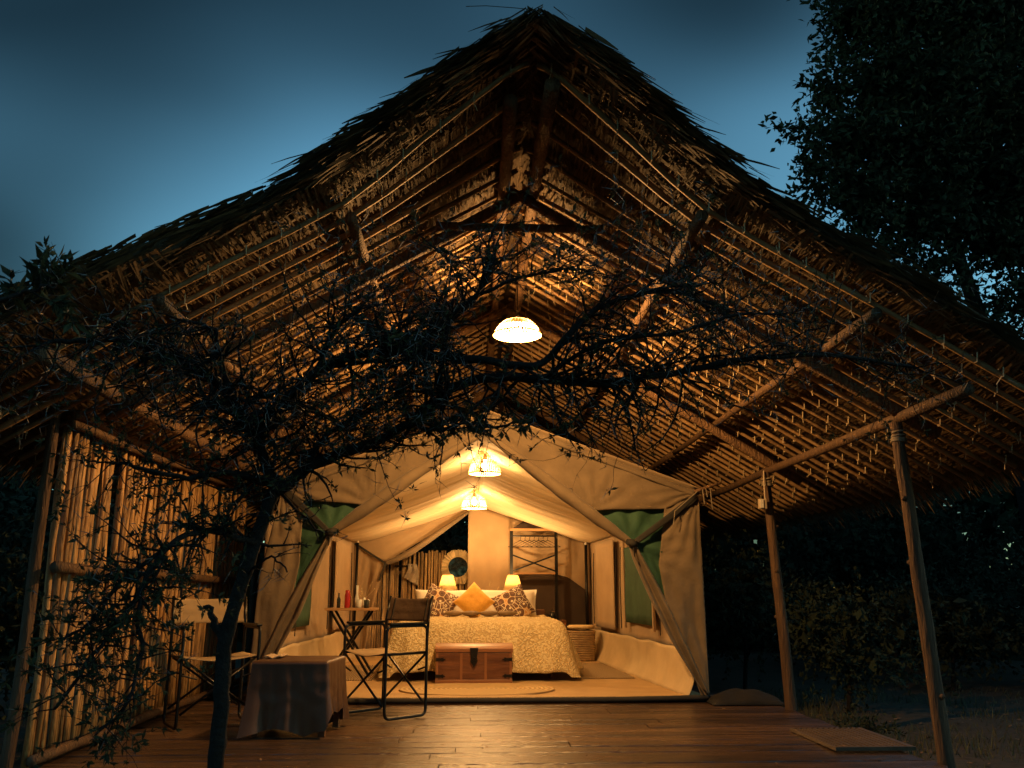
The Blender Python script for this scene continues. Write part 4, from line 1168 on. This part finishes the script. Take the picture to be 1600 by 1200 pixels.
# ---- thorn tree in front of the deck
thorn = thing('thorn_tree', (at(330, 1230, 3.6).x, 3.6, -.25), 'dark leaning thorn tree with long white spines spreading across the view', 'tree')
Tw, Th, Le = MB(), MB(), MB()
def spine(p, L=None):
    for q in range(RND.choice((1, 2, 2))):
        d = rdir(); L_ = L or rr(.025, .06)
        Th.tube([p, p + d * L_], [.0018, .0004], 3, cap=False)
def tuft(p, axis, n, size):
    for _ in range(n):
        d = (axis * rr(.1, .9) + rdir() * .9).normalized()
        leaf(Le, p + rdir() * rr(0, size * .12), d, rdir(), rr(.5, 1.2) * size, rr(.10, .2) * size)
LSZ = 1.0
LAMP_SIGHT = at(807, 515, 3.4)
def twig(p, d, L, r, depth, lf, sp=1.0):
    if (V(p.x, 0, p.z) + V(d.x, 0, d.z) * L * .5 - V(LAMP_SIGHT.x, 0, LAMP_SIGHT.z)).length < .24: return
    if p.x < -.7 and (p + d * L).z > 2.08 and LSZ < 1.5: return
    pts = [p]; rad = [r]; q = p.copy(); dd = d.copy(); n = max(3, int(L / .05))
    for k in range(n):
        dd = (dd + rdir() * .38).normalized(); q = q + dd * (L / n); pts.append(q.copy()); rad.append(r * (1 - .75 * (k + 1) / n))
        if RND.random() < .55 * sp: spine(q)
        if RND.random() < .55 * lf: tuft(q, dd, RND.randint(4, 8), rr(.022, .038) * LSZ)
        if depth > 0 and RND.random() < .42:
            twig(q.copy(), (dd * .5 + rdir()).normalized(), L * rr(.35, .65), rad[-1] * .75, depth - 1, lf, sp)
    Tw.tube(pts, rad, 4, cap=False)
def limb(pix, r0, r1, lf=.5, tw=9, tl=(.22, .5), name='branch', wob=.02, depth=1, sp=1.0):
    P = smooth_path([at(x, y, Y) for x, y, Y in pix], 6); n = len(P)
    P = [p + V(wob * N3(k * .45, r0 * 90), wob * N3(k * .45, 7), wob * N3(k * .45, 3)) if 0 < k else p for k, p in enumerate(P)]
    rads = [lerp(r0, r1, k / (n - 1)) for k in range(n)]
    b = MB(); b.tube(P, rads, 9, lump=.22, seed=pix[0][0] * .01); b.build(name, 'bark', thorn, smooth=True)
    for _ in range(int(tw * n / 6)):
        k = RND.randint(1, n - 1); d = (P[k] - P[k - 1]).normalized()
        twig(P[k].copy(), (rdir(.12) + d * .5).normalized(), rr(*tl), max(.0025, min(.008, rads[k] * .5)), depth, lf, sp)
    return P
limb([(322, 1330, 3.62), (338, 1180, 3.6), (347, 1080, 3.6), (352, 1000, 3.6), (372, 930, 3.6), (398, 850, 3.6), (425, 775, 3.6), (436, 745, 3.6)], .033, .026, tw=0, name='trunk', wob=.008)
limb([(350, 1000, 3.6), (336, 975, 3.59), (322, 945, 3.57)], .024, .008, tw=0)
limb([(430, 770, 3.6), (470, 738, 3.6), (520, 712, 3.58), (590, 690, 3.55), (650, 655, 3.5)], .026, .018, tw=7, tl=(.1, .28), lf=.8)
limb([(650, 655, 3.5), (720, 600, 3.5), (830, 590, 3.55), (940, 600, 3.6), (1060, 580, 3.65), (1180, 560, 3.7), (1300, 555, 3.75), (1430, 575, 3.85)], .024, .008, tw=17, lf=.55, tl=(.2, .5))
limb([(428, 760, 3.6), (405, 690, 3.6), (430, 640, 3.58), (500, 580, 3.5), (590, 545, 3.45), (670, 525, 3.42), (740, 470, 3.4), (775, 400, 3.4)], .026, .010, tw=17, lf=.55)
limb([(600, 545, 3.45), (730, 560, 3.4), (840, 570, 3.4), (900, 510, 3.4), (960, 470, 3.42), (1060, 455, 3.45), (1110, 490, 3.5)], .020, .008, tw=12, lf=.455)
limb([(405, 690, 3.6), (360, 620, 3.55), (300, 570, 3.5), (220, 540, 3.4), (140, 530, 3.35), (60, 540, 3.3)], .022, .008, tw=15, lf=.45)
limb([(365, 625, 3.55), (340, 540, 3.5), (330, 510, 3.45), (275, 500, 3.4)], .016, .005, tw=12, lf=.45)
limb([(500, 580, 3.5), (520, 520, 3.3), (570, 480, 3.2)], .015, .005, tw=12, lf=.45)
limb([(690, 640, 3.5), (690, 560, 3.4), (720, 480, 3.3), (830, 430, 3.25), (930, 420, 3.25)], .013, .004, tw=16, lf=.55)
limb([(850, 590, 3.56), (930, 540, 3.4), (1050, 520, 3.3), (1170, 490, 3.3), (1250, 500, 3.35)], .011, .004, tw=10, lf=.15, tl=(.15, .4))
limb([(430, 760, 3.6), (370, 740, 3.5), (300, 745, 3.4), (230, 735, 3.3), (180, 720, 3.3)], .016, .005, tw=9, lf=1.1, tl=(.12, .28), sp=.3)
limb([(400, 850, 3.6), (340, 830, 3.4), (270, 850, 3.2), (215, 930, 3.05), (150, 1020, 2.95), (90, 1110, 2.9)], .015, .005, tw=14, lf=1.2, tl=(.12, .30), sp=.3)
limb([(270, 850, 3.2), (200, 900, 3.1), (150, 960, 3.0), (100, 1000, 2.9)], .009, .004, tw=9, lf=1.2, tl=(.1, .26), sp=.3)
limb([(215, 930, 3.05), (220, 1020, 3.0), (200, 1090, 2.95), (150, 1150, 2.9)], .009, .004, tw=9, lf=1.2, tl=(.1, .26), sp=.3)
limb([(380, 905, 3.6), (420, 870, 3.5), (445, 890, 3.45)], .006, .003, tw=2, lf=.1, tl=(.06, .14))
LSZ = 1.9
limb([(-90, 540, 2.6), (-30, 490, 2.55), (10, 465, 2.5), (50, 455, 2.5), (85, 445, 2.5)], .010, .004, tw=3, lf=1.3, tl=(.06, .13), sp=.6)
LSZ = 1.3
limb([(640, 660, 3.5), (690, 672, 3.45), (735, 660, 3.4), (770, 668, 3.35), (835, 655, 3.3)], .010, .004, tw=5, lf=1.0, tl=(.06, .15), sp=.5)
LSZ = 1.0
limb([(480, 735, 3.6), (500, 690, 3.55), (560, 650, 3.5), (640, 610, 3.45)], .012, .005, tw=16, lf=.55)
tag(Tw.build('twigs', 'bark', thorn, smooth=True), kind='stuff'); tag(Th.build('spines', 'thorn', thorn), kind='stuff'); tag(Le.build('foliage', 'acacia_leaf', thorn), kind='stuff')

# ---- big leafy tree at the right
def clump_tree(name, base, label, clumps, n_per, leafsize, m, trunk, cat='tree', grp=None, branch_to=True, hollow=0.35, fill=0):
    t = thing(name, base, label, cat, grp); Lb = MB()
    bx = Vector(base)
    b = MB(); P = smooth_path([Vector(p) for p, _ in trunk], 4); R0, R1 = trunk[0][1], trunk[-1][1]
    b.tube(P, [lerp(R0, R1, k / (len(P) - 1)) for k in range(len(P))], 9, lump=.2); b.build('trunk' if cat == 'tree' else 'stem', 'bark', t, smooth=True)
    for c, r in clumps:
        c = Vector(c)
        if branch_to:
            k = min(range(len(P)), key=lambda q: (P[q] - c).length + .15 * q * 0); p0 = P[k]
            br = MB(); br.tube(smooth_path([p0, p0.lerp(c, .5) + V(0, 0, .12 * (c - p0).length), c], 4), [max(.006, .05 * r * (1 - q / 9)) for q in range(9)], 5, cap=False); br.build('branch', 'bark', t, smooth=True)
        n = int(n_per * r ** 2)
        # sprigs: each sprig carries a handful of leaves
        for _ in range(n):
            d = rdir(); rad = r * (hollow + (1 - hollow) * RND.random() ** .6) * (1 + .35 * mn.noise(d * 2.2 + c))
            p = c + Vector((d.x, d.y, d.z * .85)) * rad; ax = (d + rdir() * .6).normalized()
            L = leafsize * rr(2, 4)
            for k in range(6):
                q = p + ax * (L * (k / 6 - .3)); leaf(Lb, q, (ax * .6 + rdir()).normalized(), rdir(), leafsize * rr(.75, 1.25), leafsize * rr(.20, .30))
        for _ in range(int(fill * r ** 2) if r > .38 else 0):
            p = c + rdir() * r * rr(0, .5); leaf(Lb, p, rdir(), rdir(), leafsize * 2.2, leafsize * .7)
    tag(Lb.build('crown', m, t), kind='stuff')
    return t
cl = []
for px, py, Y, r in ((1330, 30, 8.4, .40), (1400, 20, 8.8, .75), (1500, 40, 9.2, .9), (1590, 60, 9.5, 1.0), (1300, 130, 8.3, .33), (1375, 130, 8.7, .65), (1470, 150, 9, .9), (1570, 170, 9.3, .9),
                      (1275, 215, 8.2, .26), (1330, 225, 8.5, .5), (1420, 240, 8.8, .75), (1530, 270, 9.2, .8), (1600, 300, 9.3, .8), (1290, 280, 8.3, .30), (1350, 310, 8.6, .48), (1440, 340, 8.9, .55),
                      (1365, 375, 8.5, .33), (1410, 410, 8.7, .28), (1590, 380, 9.2, .45), (1480, 430, 8.8, .30), (1560, 480, 9.0, .3), (1620, 470, 9.2, .4), (1222, 203, 8.1, .09), (1250, 200, 8.15, .10), (1300, -40, 8.5, .4), (1420, -80, 9, .8), (1540, -60, 9.5, 1.0), (1680, 150, 9.6, 1.1), (1680, 350, 9.5, 1.0), (1610, 560, 9.2, .35), (1540, 360, 9.1, .5)):
    cl.append((at(px, py, Y), r))
clump_tree('broadleaf_tree', (6.6, 9.6, -.3), 'tall dark broad-leaved tree silhouetted at the upper right', cl, 900, .09, 'tree_leaf', [((6.6, 9.6, -.4), .16), ((6.4, 9.5, 1.5), .13), ((6.1, 9.3, 3.2), .10), ((5.6, 9.1, 5.0), .07), ((5.2, 9.0, 6.2), .04)], fill=700)
# ---- bushes around
def bush(loc, h, w, n, ls, label, cat='bush', grp='bushes around the shelter'):
    x, y = loc; z = ground_z(x, y); c = []
    for k in range(7):
        a = k * 2.4; rq = w * .45 * math.sqrt(k / 7)
        c.append(((x + rq * math.cos(a), y + rq * math.sin(a), z + h * (.35 + .38 * ((k * 3) % 7) / 7)), w * .42))
    clump_tree('bush', (x, y, z), label, c, n, ls, 'bush_leaf', [((x, y, z - .1), .03), ((x + .05, y, z + h * .3), .02), ((x, y + .05, z + h * .6), .01)], cat, grp, False, .2, 160)
bush((3.65, 8.6), 1.35, 1.1, 260, .06, 'leafy bush catching warm light just right of the tent')
bush((5.7, 10.4), 1.5, 1.3, 260, .075, 'broad-leaved bush seen between the two right-hand posts')
bush((3.2, 10.4), 1.9, 1.5, 220, .06, 'tall dark bush behind the right wall of the tent')
bush((7.6, 10.0), 2.0, 1.8, 220, .07, 'dark bush right of the nearest post')
bush((3.0, 6.75), .30, .35, 700, .035, 'low tuft of leaves at the deck edge below the post')
bush((-3.6, 6.2), 2.0, 1.5, 220, .07, 'dark bush outside the left stick wall')
bush((-4.6, 8.5), 2.8, 2.4, 170, .08, 'tall dark shrub at the far left behind the stick wall')
bush((6.2, 12.8), 3.0, 3.2, 200, .08, 'tall dark shrub behind the bushes on the right')
bush((-.6, 15.2), 2.8, 2.0, 200, .08, 'dark shrub behind the stick screen')
bush((1.6, 15.6), 3.0, 2.2, 180, .08, 'dark shrub behind the rear of the tent')
# ---- far wood, extended unseen behind the camera to block low sky
fw = MB()
for k in range(38000):
    a = rr(-1.25, 1.25) if k < 30000 else rr(1.25, 5.03); R_ = rr(17, 26); x, y = R_ * math.sin(a), R_ * math.cos(a)
    top = 5.2 + 1.3 * N3(a * 6, 3) + .7 * N3(a * 17, 5); z = rr(-.2, 1) ** 1 * top
    leaf(fw, V(x, y, z), rdir(), rdir(), rr(.35, .75), rr(.14, .26))
tag(fw.build('far_wood', 'tree_leaf', None), 'dark belt of woodland around the camp, extended out of view to block low sky', 'woodland', kind='stuff')
